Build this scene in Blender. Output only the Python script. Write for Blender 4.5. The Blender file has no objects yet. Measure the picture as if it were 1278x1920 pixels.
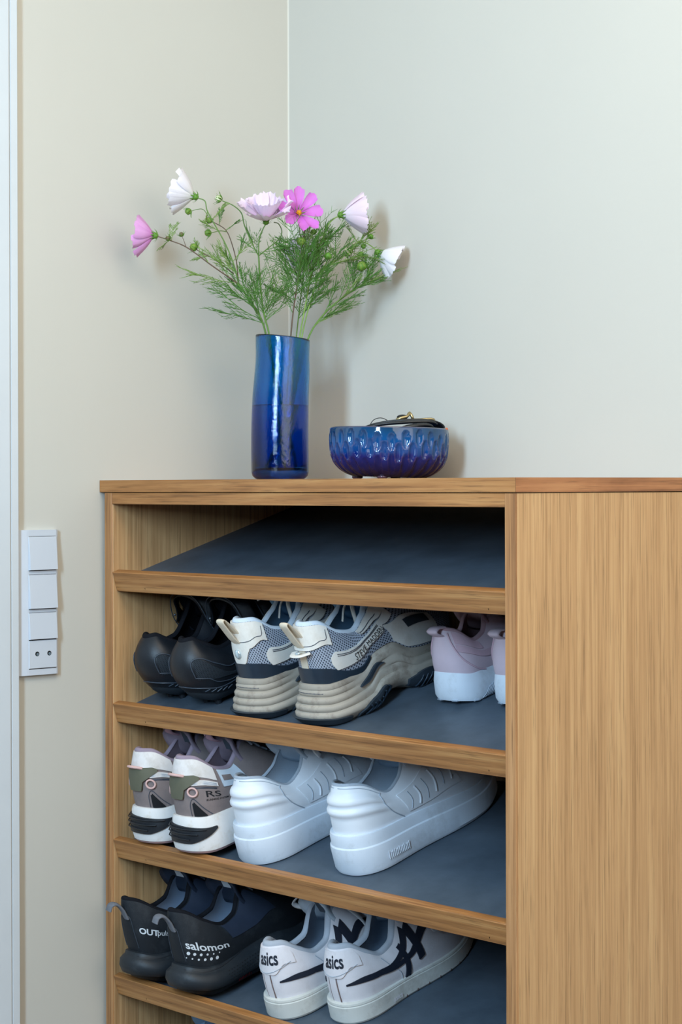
import bpy, math, random
from mathutils import Vector, Matrix, Euler
random.seed(7)
SC = bpy.context.scene
COL = SC.collection
PI = math.pi
Z0 = 1.20                    # height of the cabinet top above the floor

# ------------------------------------------------------------------ camera
YAW = math.radians(47.352); ROLL = math.radians(0.176)
fw = Vector((-math.sin(YAW), math.cos(YAW), 0)); rt = Vector((math.cos(YAW), math.sin(YAW), 0)); up = Vector((0, 0, 1))
cd = bpy.data.cameras.new('camera'); cam = bpy.data.objects.new('camera', cd); COL.objects.link(cam)
cX = rt*math.cos(ROLL) - up*math.sin(ROLL); cY = rt*math.sin(ROLL) + up*math.cos(ROLL); cZ = -fw
M = Matrix((cX, cY, cZ)).transposed().to_4x4()
M.translation = Vector((2.4978, -1.7972, Z0 - 0.0097))
cam.matrix_world = M
cd.sensor_fit = 'VERTICAL'; cd.sensor_height = 36; cd.sensor_width = 36*1278/1920
cd.lens = 3730.1/1920*36
cd.shift_x = 0; cd.shift_y = -(960 - 911.08)/1920
cd.clip_start = 0.05
SC.camera = cam

# ------------------------------------------------------------------ light and exposure
SC.view_settings.view_transform = 'Standard'; SC.view_settings.look = 'None'
SC.view_settings.gamma = 1; SC.view_settings.use_curve_mapping = False
SC.view_settings.exposure = 0.08
W = bpy.data.worlds.new('world'); SC.world = W; W.use_nodes = True
bg = W.node_tree.nodes['Background']; bg.inputs[0].default_value = (0.80, 0.90, 1.0, 1); bg.inputs[1].default_value = 0.02

def area(name, loc, target, sx, sy, power, col):
    l = bpy.data.lights.new(name, 'AREA'); l.shape = 'RECTANGLE'; l.size = sx; l.size_y = sy
    l.energy = power; l.color = col
    o = bpy.data.objects.new(name, l); COL.objects.link(o); o.location = loc
    d = Vector(target) - Vector(loc); o.rotation_euler = d.to_track_quat('-Z', 'Y').to_euler()
    return o
area('window_light', (1.75, -2.62, Z0 + 0.78), (0.45, 0.25, Z0 - 0.15), 0.34, 1.2, 84, (0.52, 0.76, 1.0))
area('side_fill_light', (3.4, -0.7, Z0 + 0.7), (0.6, 0.1, Z0 + 0.1), 2.2, 1.4, 29, (1.0, 0.95, 0.86))  # added soft fill standing in for bounce on the right panel, no window
area('ceiling_light', (1.3, -0.55, Z0 + 1.36), (1.0, -0.3, Z0), 1.1, 1.1, 27, (1.0, 0.86, 0.67))

# ------------------------------------------------------------------ helpers
def lin(c):
    return tuple(((x/255)/12.92 if x/255 <= .04045 else ((x/255+.055)/1.055)**2.4) for x in c)
def tag(o, label=None, cat=None, group=None, kind=None):
    if label: o['label'] = label
    if cat: o['category'] = cat
    if group: o['group'] = group
    if kind: o['kind'] = kind
    return o
def thing(name, label, cat, loc=(0, 0, 0), rot=None, group=None):
    o = bpy.data.objects.new(name, None); COL.objects.link(o); o.location = loc
    if rot: o.rotation_euler = rot
    o.empty_display_size = 0.03
    return tag(o, label, cat, group)
class MB:
    """collects vertices and faces for one mesh object"""
    def __init__(s): s.v = []; s.f = []; s.uv = None
    def add(s, v, f):
        n = len(s.v); s.v += [tuple(p) for p in v]; s.f += [tuple(i+n for i in q) for q in f]; return s
    def box(s, a, b, bev=0.0):
        (x0, y0, z0), (x1, y1, z1) = a, b
        if bev <= 0:
            return s.add([(x0,y0,z0),(x1,y0,z0),(x1,y1,z0),(x0,y1,z0),(x0,y0,z1),(x1,y0,z1),(x1,y1,z1),(x0,y1,z1)],
                         [(0,3,2,1),(4,5,6,7),(0,1,5,4),(1,2,6,5),(2,3,7,6),(3,0,4,7)])
        e = bev; xs, ys, zs = (x0, x1), (y0, y1), (z0, z1); vid = {}; v = []
        for i in (0, 1):
            for j in (0, 1):
                for k in (0, 1):
                    sx, sy, sz = (e, -e)[i], (e, -e)[j], (e, -e)[k]
                    X, Y, Zc = xs[i], ys[j], zs[k]
                    for ax, p in (('x', (X, Y+sy, Zc+sz)), ('y', (X+sx, Y, Zc+sz)), ('z', (X+sx, Y+sy, Zc))):
                        vid[(i, j, k, ax)] = len(v); v.append(p)
        V = lambda i, j, k, a: vid[(i, j, k, a)]
        f = []
        for i in (0, 1): f.append([V(i,0,0,'x'),V(i,1,0,'x'),V(i,1,1,'x'),V(i,0,1,'x')][::(1 if i else -1)])
        for j in (0, 1): f.append([V(0,j,0,'y'),V(1,j,0,'y'),V(1,j,1,'y'),V(0,j,1,'y')][::(-1 if j else 1)])
        for k in (0, 1): f.append([V(0,0,k,'z'),V(1,0,k,'z'),V(1,1,k,'z'),V(0,1,k,'z')][::(1 if k else -1)])
        for j in (0, 1):
            for k in (0, 1): f.append([V(0,j,k,'y'),V(1,j,k,'y'),V(1,j,k,'z'),V(0,j,k,'z')][::(1 if j != k else -1)])
        for i in (0, 1):
            for k in (0, 1): f.append([V(i,0,k,'x'),V(i,1,k,'x'),V(i,1,k,'z'),V(i,0,k,'z')][::(-1 if i != k else 1)])
        for i in (0, 1):
            for j in (0, 1): f.append([V(i,j,0,'x'),V(i,j,1,'x'),V(i,j,1,'y'),V(i,j,0,'y')][::(1 if i != j else -1)])
        for i in (0, 1):
            for j in (0, 1):
                for k in (0, 1):
                    q = [V(i,j,k,'x'),V(i,j,k,'y'),V(i,j,k,'z')]
                    f.append(q if (i+j+k) % 2 else q[::-1])
        return s.add(v, f)
    def grid(s, P, closeu=False, closev=False):
        nu = len(P); nv = len(P[0]); v = [p for r in P for p in r]; f = []
        for i in range(nu if closeu else nu-1):
            for j in range(nv if closev else nv-1):
                i2, j2 = (i+1) % nu, (j+1) % nv
                f.append((i*nv+j, i2*nv+j, i2*nv+j2, i*nv+j2))
        return s.add(v, f)
    def fan(s, ring, flip=False):
        c = sum((Vector(p) for p in ring), Vector())/len(ring); n = len(ring)
        return s.add([c]+list(ring), [((0, 1+(i+1) % n, 1+i) if flip else (0, 1+i, 1+(i+1) % n)) for i in range(n)])
    def lathe(s, prof, n=48, c=(0, 0, 0)):
        P = [[(c[0]+r*math.cos(2*PI*k/n), c[1]+r*math.sin(2*PI*k/n), c[2]+z) for r, z in prof] for k in range(n)]
        return s.grid(P, closeu=True)
    def tube(s, pts, r, sides=6, flat=1.0, closed=False, smooth=3, upv=None, cap=True, taper=None):
        pts = spline(pts, smooth, closed) if smooth > 1 else [Vector(p) for p in pts]
        n = len(pts); rings = []; prev = None
        for i, p in enumerate(pts):
            a = pts[(i-1) % n] if (closed or i > 0) else p; b = pts[(i+1) % n] if (closed or i < n-1) else p
            t = (b-a).normalized() if (b-a).length > 1e-9 else Vector((0, 0, 1))
            if upv is not None: w = Vector(upv) - t*Vector(upv).dot(t)
            elif prev is None:
                w = Vector((0, 0, 1)) - t*t.z
                if w.length < .2: w = Vector((1, 0, 0)) - t*t.x
            else: w = prev - t*prev.dot(t)
            if w.length < 1e-6: w = t.orthogonal()
            w.normalize(); prev = w; q = t.cross(w)
            rr = (r[i*(len(r)-1)//max(1, n-1)] if isinstance(r, (list, tuple)) else r)
            if taper: rr *= 1-(1-taper)*i/max(1, n-1)
            rings.append([p + q*rr*math.cos(2*PI*k/sides) + w*rr*flat*math.sin(2*PI*k/sides) for k in range(sides)])
        s.grid(rings, closeu=closed, closev=True)
        if cap and not closed: s.fan(rings[0], True); s.fan(rings[-1])
        return s
    def ball(s, c, r, nu=10, nv=7, sc=(1, 1, 1)):
        P = [[(c[0]+sc[0]*r*math.sin(PI*j/(nv-1))*math.cos(2*PI*i/nu), c[1]+sc[1]*r*math.sin(PI*j/(nv-1))*math.sin(2*PI*i/nu), c[2]-sc[2]*r*math.cos(PI*j/(nv-1))) for j in range(nv)] for i in range(nu)]
        return s.grid(P, closeu=True)
    def build(s, name, m, parent=None, smooth=True, label=None, kind=None, loc=None, rot=None, auto=None):
        me = bpy.data.meshes.new(name); me.from_pydata(s.v, [], s.f); me.update()
        if smooth:
            me.polygons.foreach_set('use_smooth', [True]*len(me.polygons))
            if auto: me.set_sharp_from_angle(angle=math.radians(auto))
        if s.uv:
            ul = me.uv_layers.new(name='UVMap')
            for l in me.loops:
                ul.data[l.index].uv = s.uv[l.vertex_index]
        me.materials.append(m)
        o = bpy.data.objects.new(name, me); COL.objects.link(o)
        if parent: o.parent = parent
        if loc: o.location = loc
        if rot: o.rotation_euler = rot
        if label: o['label'] = label
        if kind: o['kind'] = kind
        return o
def spline(pts, k=4, closed=False):
    P = [Vector(p) for p in pts]; n = len(P)
    if n < 3 and not closed:
        return [P[0].lerp(P[-1], i/k) for i in range(k+1)]
    out = []
    for i in range(n if closed else n-1):
        p0 = P[(i-1) % n] if (closed or i > 0) else P[0]*2-P[1]
        p1, p2 = P[i], P[(i+1) % n]
        p3 = P[(i+2) % n] if (closed or i+2 < n) else P[-1]*2-P[-2]
        for j in range(k):
            t = j/k
            out.append(.5*((2*p1)+(p2-p0)*t+(2*p0-5*p1+4*p2-p3)*t*t+(3*p1-p0-3*p2+p3)*t**3))
    if not closed: out.append(P[-1])
    return out
def curve(ctrl):
    """smooth (monotone cubic) scalar function through (t, value) pairs"""
    xs = [c[0] for c in ctrl]; ys = [c[1] for c in ctrl]; n = len(xs)
    d = [(ys[i+1]-ys[i])/(xs[i+1]-xs[i]) for i in range(n-1)]
    m = [d[0]]+[(0 if d[i-1]*d[i] <= 0 else 2*d[i-1]*d[i]/(d[i-1]+d[i])) for i in range(1, n-1)]+[d[-1]] if n > 1 else [0]
    def f(t):
        if t <= xs[0]: return ys[0]
        if t >= xs[-1]: return ys[-1]
        i = 0
        while xs[i+1] < t: i += 1
        h = xs[i+1]-xs[i]; s = (t-xs[i])/h
        return (ys[i]*(1+2*s)*(1-s)**2 + m[i]*h*s*(1-s)**2 + ys[i+1]*s*s*(3-2*s) + m[i+1]*h*s*s*(s-1))
    return f

# ------------------------------------------------------------------ materials
class NT:
    def __init__(s, name):
        s.m = bpy.data.materials.new(name); s.m.use_nodes = True; s.t = s.m.node_tree; s.b = s.t.nodes['Principled BSDF']
    def n(s, typ, **kw):
        x = s.t.nodes.new(typ)
        for k, v in kw.items():
            if k.startswith('_'): setattr(x, k[1:], v)
            else: x.inputs[k.replace('__', ' ')].default_value = v
        return x
    def l(s, a, b): s.t.links.new(a, b)
    def coord(s, kind='Object', scale=(1, 1, 1)):
        c = s.n('ShaderNodeTexCoord'); mp = s.n('ShaderNodeMapping'); mp.inputs['Scale'].default_value = scale
        s.l(c.outputs[kind], mp.inputs[0]); return mp.outputs[0]
    def noise(s, vec, scale, detail=3, rough=.5, dist=0):
        x = s.n('ShaderNodeTexNoise'); x.inputs['Scale'].default_value = scale; x.inputs['Detail'].default_value = detail
        x.inputs['Roughness'].default_value = rough; x.inputs['Distortion'].default_value = dist; s.l(vec, x.inputs['Vector']); return x.outputs['Fac']
    def ramp(s, fac, stops):
        r = s.n('ShaderNodeValToRGB'); e = r.color_ramp.elements
        while len(e) < len(stops): e.new(.5)
        for q, (p, c) in zip(e, stops): q.position = p; q.color = (*c, 1)
        s.l(fac, r.inputs[0]); return r.outputs[0]
    def mix(s, fac, a, b, mode='MIX'):
        x = s.n('ShaderNodeMix', _data_type='RGBA', _blend_type=mode)
        for sock, val in ((x.inputs[0], fac), (x.inputs[6], a), (x.inputs[7], b)):
            if hasattr(val, 'links'): s.l(val, sock)
            elif isinstance(val, tuple): sock.default_value = (*val, 1)
            else: sock.default_value = val
        return x.outputs[2]
    def math(s, op, a, b=0.0):
        x = s.n('ShaderNodeMath', _operation=op)
        for i, val in enumerate((a, b)):
            if hasattr(val, 'links'): s.l(val, x.inputs[i])
            else: x.inputs[i].default_value = val
        return x.outputs[0]
    def bump(s, h, strength=.2, dist=.001):
        b = s.n('ShaderNodeBump'); b.inputs['Strength'].default_value = strength; b.inputs['Distance'].default_value = dist
        s.l(h, b.inputs['Height']); s.l(b.outputs[0], s.b.inputs['Normal'])
    def set(s, col=None, rough=.5, spec=.5, **kw):
        if col is not None:
            if hasattr(col, 'links'): s.l(col, s.b.inputs['Base Color'])
            else: s.b.inputs['Base Color'].default_value = (*col, 1)
        s.b.inputs['Roughness'].default_value = rough; s.b.inputs['Specular IOR Level'].default_value = spec
        for k, v in kw.items(): s.b.inputs[k.replace('__', ' ')].default_value = v
        return s.m
def plain(name, c, rough=.5, spec=.4, var=.12, scale=60, bump=.15, bscale=900, dirt=None, **kw):
    t = NT(name); v = t.coord(); c = lin(c)
    n = t.noise(v, scale, 4, .6)
    col = t.ramp(n, [(.3, tuple(x*(1-var) for x in c)), (.7, tuple(min(1, x*(1+var*.6)) for x in c))])
    if dirt:
        dn = t.noise(v, 28, 6, .7); f = t.ramp(dn, [(.5, (0, 0, 0)), (.72, (1, 1, 1))])
        col = t.mix(t.math('MULTIPLY', f, dirt[1]), col, lin(dirt[0]))
    if bump: t.bump(t.noise(v, bscale, 3, .6), bump, .0006)
    return t.set(col, rough, spec, **kw)
def oak(name, axis, light, mid, dark, figure=1.0, rough=.42, fine_=1.0):
    """oak with the grain along one axis: fine straight lines, short dark pores and a slow cathedral figure"""
    t = NT(name)
    al, ac = 1.6, 60.0
    def sc(a, c): return tuple(a if k == axis else c for k in 'xyz')
    v1 = t.coord('Object', sc(2.2, 130*fine_)); v2 = t.coord('Object', sc(11, 430)); v3 = t.coord('Object', sc(3.0, 34*fine_)); v4 = t.coord('Object', sc(40, 900))
    a = t.noise(v1, 1, 5, .62, .25*figure); b = t.noise(v2, 1, 3, .6); c = t.noise(v3, 1, 3, .55, 1.1*figure)
    m = t.math('ADD', t.math('MULTIPLY', a, .62), t.math('MULTIPLY', c, .38))
    col = t.ramp(m, [(.36, lin(dark)), (.5, lin(mid)), (.63, lin(light))])
    pore = t.ramp(b, [(.56, (0, 0, 0)), (.68, (1, 1, 1))])
    col = t.mix(t.math('MULTIPLY', pore, .6), col, tuple(x*.55 for x in lin(dark)))
    fine = t.noise(v4, 1, 2, .5)
    col = t.mix(t.math('MULTIPLY', fine, .22), col, tuple(min(1, x*1.25) for x in lin(light)))
    t.bump(t.math('ADD', t.math('MULTIPLY', b, -.6), a), .12, .0006)
    return t.set(col, rough, .35)
def weave(name, c1, c2, scale=900, rough=.85, thr=.42, ratio=1.0, bump=.5):
    """open knit: rows of dark holes in a staggered grid, laid along the surface's own UV"""
    t = NT(name); c = t.n('ShaderNodeTexCoord'); sp = t.n('ShaderNodeSeparateXYZ'); t.l(c.outputs['UV'], sp.inputs[0])
    x = t.math('MULTIPLY', sp.outputs[0], scale*2*PI); y = t.math('MULTIPLY', sp.outputs[1], scale*2*PI*ratio)
    g = t.math('MULTIPLY', t.math('SINE', t.math('MULTIPLY', t.math('ADD', x, y), .5)), t.math('SINE', t.math('MULTIPLY', t.math('SUBTRACT', x, y), .5)))
    g2 = t.math('ABSOLUTE', g)
    f = t.ramp(g2, [(thr-.12, (0, 0, 0)), (thr+.12, (1, 1, 1))])
    col = t.mix(f, lin(c1), lin(c2)); t.bump(g2, -bump, .0008)
    return t.set(col, rough, .2)

M_ = {}
def wallmat(name, c):
    t = NT(name); v = t.coord(); n = t.noise(v, 3, 3, .5)
    col = t.ramp(n, [(.3, tuple(x*.985 for x in lin(c))), (.7, tuple(min(1, x*1.01) for x in lin(c)))])
    t.bump(t.math('ADD', t.noise(v, 120, 3, .6), t.math('MULTIPLY', t.noise(v, 9, 2, .5), 2.0)), .10, .001)
    return t.set(col, .62, .3)
M_['wall'] = wallmat('wall_paint', (201, 198, 188))
M_['caulk'] = wallmat('caulk_paint', (212, 209, 198))
M_['ceil'] = plain('ceiling_paint', (214, 212, 206), .8, .2, .02)
M_['trim'] = plain('trim_paint', (208, 213, 216), .35, .4, .02, 20, .05, 200)
M_['floor'] = oak('floor_oak', 'y', (120, 98, 74), (100, 78, 56), (76, 58, 40))
M_['oak_x'] = oak('oak_solid_x', 'x', (180, 131, 80), (160, 108, 61), (108, 66, 33), 1.5)
M_['oak_z'] = oak('oak_veneer_z', 'z', (206, 166, 118), (190, 147, 101), (162, 121, 79), .35, .42, 1.8)
M_['oak_edge'] = oak('oak_edge_z', 'z', (188, 140, 94), (164, 115, 71), (118, 77, 44), .6)
M_['oak_y'] = oak('oak_solid_y', 'y', (188, 134, 88), (164, 108, 68), (114, 68, 38), 1.3)
def lino():
    t = NT('grey_linoleum'); v = t.coord('Object', (1, 1, 1)); n = t.noise(v, 14, 5, .65)
    col = t.ramp(n, [(.3, lin((64, 76, 88))), (.7, lin((84, 97, 110)))])
    v2 = t.coord('Object', (30, 4, 30)); s = t.ramp(t.noise(v2, 3.3, 6, .75, .8), [(.66, (0, 0, 0)), (.8, (1, 1, 1))])
    col = t.mix(t.math('MULTIPLY', s, .28), col, lin((150, 162, 172)))
    t.bump(t.noise(v, 500, 3), .06, .0006)
    return t.set(col, .45, .4)
M_['lino'] = lino()
M_['dark'] = plain('dark_gap', (26, 22, 20), .8, .1)
M_['plastic'] = plain('white_plastic', (204, 210, 218), .28, .5, .01, 20, 0)
M_['pin'] = plain('grey_pin', (110, 126, 136), .4, .5)

def glassmat():
    t = NT('blue_glass'); c = t.n('ShaderNodeTexCoord'); sp = t.n('ShaderNodeSeparateXYZ'); t.l(c.outputs['Object'], sp.inputs[0])
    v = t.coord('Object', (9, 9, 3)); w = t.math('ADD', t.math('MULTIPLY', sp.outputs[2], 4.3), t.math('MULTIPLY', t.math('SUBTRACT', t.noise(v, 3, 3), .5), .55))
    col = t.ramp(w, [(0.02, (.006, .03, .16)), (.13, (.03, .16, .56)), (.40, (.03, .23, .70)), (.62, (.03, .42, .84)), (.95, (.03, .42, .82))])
    vb = t.coord('Object', (1, 1, .45))
    t.bump(t.math('ADD', t.noise(vb, 330, 3, .6), t.math('MULTIPLY', t.noise(vb, 70, 2, .5), 1.2)), 0.35, .0009)
    m = t.set(col, .025, .5, Transmission__Weight=1.0, IOR=1.48)
    return m
M_['glass'] = glassmat()
t = NT('vase_water'); M_['water'] = t.set((.75, .9, 1.0), .0, .5, Transmission__Weight=1.0, IOR=1.33)
def glaze():
    t = NT('blue_glaze'); c = t.n('ShaderNodeTexCoord'); sp = t.n('ShaderNodeSeparateXYZ'); t.l(c.outputs['Object'], sp.inputs[0])
    v = t.coord('Object', (1, 1, .6))
    w = t.math('ADD', t.math('MULTIPLY', sp.outputs[2], 13), t.math('MULTIPLY', t.math('SUBTRACT', t.noise(v, 55, 3), .5), .35))
    col = t.ramp(w, [(.10, lin((12, 18, 66))), (.42, lin((12, 32, 104))), (.50, lin((14, 62, 124))), (.72, lin((18, 76, 132))), (.98, lin((26, 62, 92)))])
    g = t.n('ShaderNodeNewGeometry'); e = t.ramp(g.outputs['Pointiness'], [(.525, (0, 0, 0)), (.60, (1, 1, 1))])
    col = t.mix(t.math('MULTIPLY', e, .65), col, lin((120, 84, 84)))
    t.bump(t.noise(v, 60, 3), .12, .001)
    return t.set(col, .08, .5, Coat__Weight=.15, Coat__Roughness=.03)
M_['glaze'] = glaze()
M_['rust'] = plain('bare_clay', (196, 104, 66), .6)
M_['blackleather'] = plain('black_leather', (22, 23, 26), .38, .5, .2, 60, .25, 500)
M_['brass'] = plain('pale_brass', (176, 158, 116), .3, .6, .1, 60, 0, Metallic=.85)
# plants
def petalmat(name, base, tip, rough=.6):
    t = NT(name); c = t.n('ShaderNodeTexCoord'); sp = t.n('ShaderNodeSeparateXYZ'); t.l(c.outputs['UV'], sp.inputs[0])
    mp = t.n('ShaderNodeMapping'); mp.inputs['Scale'].default_value = (1.2, 26, 1); t.l(c.outputs['UV'], mp.inputs[0])
    col = t.ramp(t.math('ADD', sp.outputs[0], t.math('MULTIPLY', t.math('SUBTRACT', t.noise(mp.outputs[0], 1, 2), .5), .35)), [(.05, lin(base)), (.55, lin(tip))])
    m = t.set(col, rough, .25)
    t.b.inputs['Subsurface Weight'].default_value = .25; t.b.inputs['Subsurface Scale'].default_value = .004
    t.b.inputs['Subsurface Radius'].default_value = (1, .8, .9)
    t.bump(t.noise(mp.outputs[0], 1, 2), .25, .0008)
    return m
M_['petal_pink'] = petalmat('petal_pink', (206, 120, 196), (226, 158, 218))
M_['petal_magenta'] = petalmat('petal_magenta', (176, 70, 172), (214, 112, 212))
M_['petal_white'] = petalmat('petal_white', (232, 230, 226), (244, 238, 246))
M_['petal_blush'] = petalmat('petal_blush', (236, 196, 222), (240, 220, 240))
M_['petal_pale'] = petalmat('petal_pale', (236, 224, 236), (238, 214, 230))
M_['stem'] = plain('stem_green', (98, 132, 62), .5, .3, .25, 120)
M_['stem_red'] = plain('stem_purple', (104, 84, 68), .5, .3, .3, 120)
M_['leaf'] = plain('leaf_green', (92, 142, 62), .55, .3, .25, 90, 0)
M_['leaf2'] = plain('leaf_light_green', (132, 164, 84), .55, .3, .25, 90, 0)
M_['calyx'] = plain('calyx_green', (96, 142, 50), .5, .35, .25, 200)
M_['budg'] = plain('bud_green', (122, 146, 62), .5, .35, .3, 200)
M_['budm'] = plain('bud_maroon', (104, 70, 66), .5, .35, .3, 200)
M_['budc'] = plain('bud_cream', (232, 228, 196), .5, .3, .1, 200)
M_['pollen'] = plain('pollen_yellow', (226, 158, 40), .7, .2, .4, 900, .6, 1500)

# ------------------------------------------------------------------ the setting
YB = 0.388; H = Z0
def struct(name, mb, m, loc=(0, 0, 0), parent=None, smooth=False):
    o = mb.build(name, m, parent, smooth, loc=loc); o['kind'] = 'structure'; return o
struct('floor', MB().box((-.15, -5.2, -.05), (5.4, YB+.15, 0)), M_['floor'])
struct('wall_left', MB().box((-.121, -5.2, 0), (-.001, YB+.12, 2.6)), M_['wall'])
struct('wall_back', MB().box((-.001, YB, 0), (5.4, YB+.12, 2.6)), M_['wall'])
struct('ceiling', MB().box((-.121, -5.2, 2.6), (5.4, YB+.12, 2.7)), M_['ceil'])
# thin painted caulk bead in the corner of the walls
mb = MB(); mb.grid([[(-.001+.0022*(1-math.sin(a)), YB-.0022*(1-math.cos(a)), z) for a in [PI/2*k/5 for k in range(6)]] for z in (0.02, 2.59)])
struct('trim_3', mb, M_['caulk'], smooth=True)
# door casing on the left wall: a broad flat board, a groove and an outer fillet
def prism(prof, z0, z1):
    n = len(prof); m = MB(); m.add([(x, y, z0) for x, y in prof]+[(x, y, z1) for x, y in prof], [tuple(range(n))[::-1], tuple(range(n, 2*n))]+[(i, (i+1) % n, n+(i+1) % n, n+i) for i in range(n)]); return m
struct('trim_1', prism([(-.001, -.1545), (.011, -.1545), (.0125, -.156), (.0125, -.1672), (.0095, -.1682), (.0095, -.1696), (.0135, -.1712), (.0135, -.235), (-.001, -.235)][::-1], 0, 2.12), M_['trim'])
struct('door_1', MB().box((-.001, -1.06, 0.01), (.004, -.2352, 2.08)), M_['trim'])
struct('baseboard_left', MB().box((-.001, -.1545, 0), (.011, -.012, .09)), M_['trim'])
struct('baseboard_back', MB().box((.875, YB-.012, 0), (5.4, YB, .09)), M_['trim'])

# ------------------------------------------------------------------ cabinet
CW = 0.86; TH = math.atan(.3073); ct, st = math.cos(TH), math.sin(TH)
ZL = [-.14, -.3401, -.547, -.7548, -.962]
cab = thing('shoe_cabinet', 'oak shoe cabinet with open front and sloping grey shelves in the room corner', 'cabinet', (0, 0, Z0))
def cb(name, a, b, m, bev=.0006, **k): return MB().box(a, b, bev).build(name, m, cab, False, **k)
PD = YB - .003
cb('top_board', (.0, .0195, -.018), (CW-.0195, PD, 0), M_['oak_x'])
# mitred edge bands round the top board
def mitre(pts, z0, z1, name, m): prism(pts, z0, z1).build(name, m, cab, False)
mitre([(0, 0), (CW, 0), (CW-.0193, .0193), (0, .0193)], -.018, 0, 'edge_band', M_['oak_x'])
mitre([(CW, .0004), (CW, PD), (CW-.0193, PD), (CW-.0193, .0197)], -.018, 0, 'edge_band', M_['oak_y'])
cb('side_panel', (.0115, .0022, -1.2), (.031, PD, -.0192), M_['oak_z'])
cb('side_panel', (.8413, .0040, -1.2), (CW-.001, PD, -.0192), M_['oak_z'])
cb('edge_strip', (.0114, .0006, -1.2), (.0300, .0040, -.0194), M_['oak_edge'])
cb('edge_strip', (.8413, .0006, -1.2), (CW-.0011, .0042, -.0194), M_['oak_edge'])
cb('top_rail', (.0305, .0012, -.0365), (.8413, .021, -.0192), M_['oak_x'])
cb('back_panel', (.031, PD-.008, -1.2), (.8413, PD, -.0185), M_['oak_z'])
cb('plinth', (.031, .03, -1.2), (.8413, .05, -1.12), M_['oak_x'])
cb('bottom_board', (.031, .006, -1.12), (.8413, PD-.008, -1.102), M_['oak_x'])
def shl(i, s, n): # shelf-plane coordinates (along the slope, height above it) to (y, z)
    return (s*ct - n*st, ZL[i]-.0162 + s*st + n*ct)
for i in range(5):
    shelf = MB().box((.0312, .0185, -.0155), (.8411, .3905, 0)).build('shelf', M_['lino'], cab, False, loc=(0, 0, ZL[i]-.0162), rot=(TH, 0, 0))
    lip = MB().box((.0312, .0048, -.0155), (.8411, .0183, .0155), .0011).build('shelf_lip', M_['oak_x'], cab, False, loc=(0, 0, ZL[i]-.0162), rot=(TH, 0, 0))
    lip.data.materials[0] = M_['oak_x']
    for x in (.105, .808):
        m = MB(); m.fan([(x+.0011*math.cos(a)*.6, .0047, -.0085+.0011*math.sin(a)*1.3) for a in [2*PI*k/8 for k in range(8)]])
        m.build('nail', M_['dark'], lip, False)

# ------------------------------------------------------------------ light switch and socket block on the left wall
sw = thing('light_switch', 'white four module wall switch with three rockers and two pin socket', 'switch', (-.001, -.1512, Z0-.0740))
SWW, SWH = .0702, .2165
def swl(y0, y1, z0, z1): pass
fr = MB()
prof = [(0, 0), (.0045, .0003), (.0068, .004), (.0082, .013), (.0085, .017), (.0085, .0655), (.0075, .0685), (.005, SWW), (0, SWW)]
pr = prism([(x, y) for x, y in prof][::-1], -SWH, 0)
pr.build('frame', M_['plastic'], sw, False)
def rocker(z1, z0, name, tilt):
    y0, y1 = .0155, .0657; xb = .0087
    m = MB()
    P = [(xb, y0, z0), (xb, y1, z0), (xb, y1, z1), (xb, y0, z1)]
    e = .0009; t0, t1 = .0012+tilt, .0014
    Q = [(xb+t0, y0+e, z0+e), (xb+t0, y1-e, z0+e), (xb+t1, y1-e, z1-e), (xb+t1, y0+e, z1-e)]
    m.add(P+Q, [(4, 5, 6, 7), (0, 1, 5, 4), (1, 2, 6, 5), (2, 3, 7, 6), (3, 0, 4, 7)])
    o = m.build(name, M_['plastic'], sw, False)
    d = MB().box((xb-.0007, y0+.001, z0-.0007), (xb+.0002, y1-.001, z1+.0005)); d.build('gap', M_['dark'], o, False)
    return o
rocker(-.0098, -.0602, 'rocker', .0042); rocker(-.0668, -.1178, 'rocker', .0042); rocker(-.1236, -.1635, 'rocker', .0034)
so = rocker(-.1645, -.2068, 'socket_cover', .0002)
for y in (.0300, .0515):
    m = MB(); m.tube([(.0095, y, -.1848), (.0103, y, -.1848)], .0036, 14, smooth=1); m.build('pin_hole', M_['dark'], so)
    m = MB(); m.tube([(.0098, y+.0004, -.1853), (.0106, y+.0004, -.1853)], .0022, 10, smooth=1); m.build('pin', M_['pin'], so)

# ------------------------------------------------------------------ vase
VX, VY = .192, .2
vase = thing('glass_vase', 'tall cylindrical blue bubbled glass vase holding cosmos flowers', 'vase', (VX, VY, Z0))
cr = curve([(0, .0440), (.05, .0442), (.11, .0436), (.16, .0424), (.19, .0413), (.217, .0418)])
cs = curve([(0, 0.0), (.06, -.0004), (.12, .0008), (.18, .0042), (.217, .0046)])
def vpt(k, n, r, z):
    a = 2*PI*k/n; tz = z*(1+.0) - .012*(z/.217)**6*(math.cos(a-YAW)*r/.042)*.35
    return (cs(z)*rt.x + r*math.cos(a), cs(z)*rt.y + r*math.sin(a), tz)
prof = [(.012, 0), (.034, .0002), (.0385, .0022), (.0425, .0062)]
prof += [(cr(z), z) for z in [.012+.2045*k/20 for k in range(21)]]
prof += [(cr(.217)-.0004, .2178), (cr(.217)-.0018, .2186), (cr(.217)-.0032, .2178)]
prof += [(cr(z)-.0036, z) for z in [.214-.194*k/20 for k in range(21)]] + [(.037, .0165), (.032, .0145), (.012, .014)]
N = 72
m = MB(); m.grid([[vpt(k, N, r, z) for r, z in prof] for k in range(N)], closeu=True)
m.fan([vpt(k, N, *prof[0]) for k in range(N)], True); m.fan([vpt(k, N, *prof[-1]) for k in range(N)])
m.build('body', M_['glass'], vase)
wp = [(.012, .0142), (.0318, .0148), (.0366, .0168)] + [(cr(z)-.0035, z) for z in [.021+.091*k/10 for k in range(11)]] + [(cr(.114)-.0035, .114), (cr(.114)-.0048, .1133), (.012, .1131)]
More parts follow.
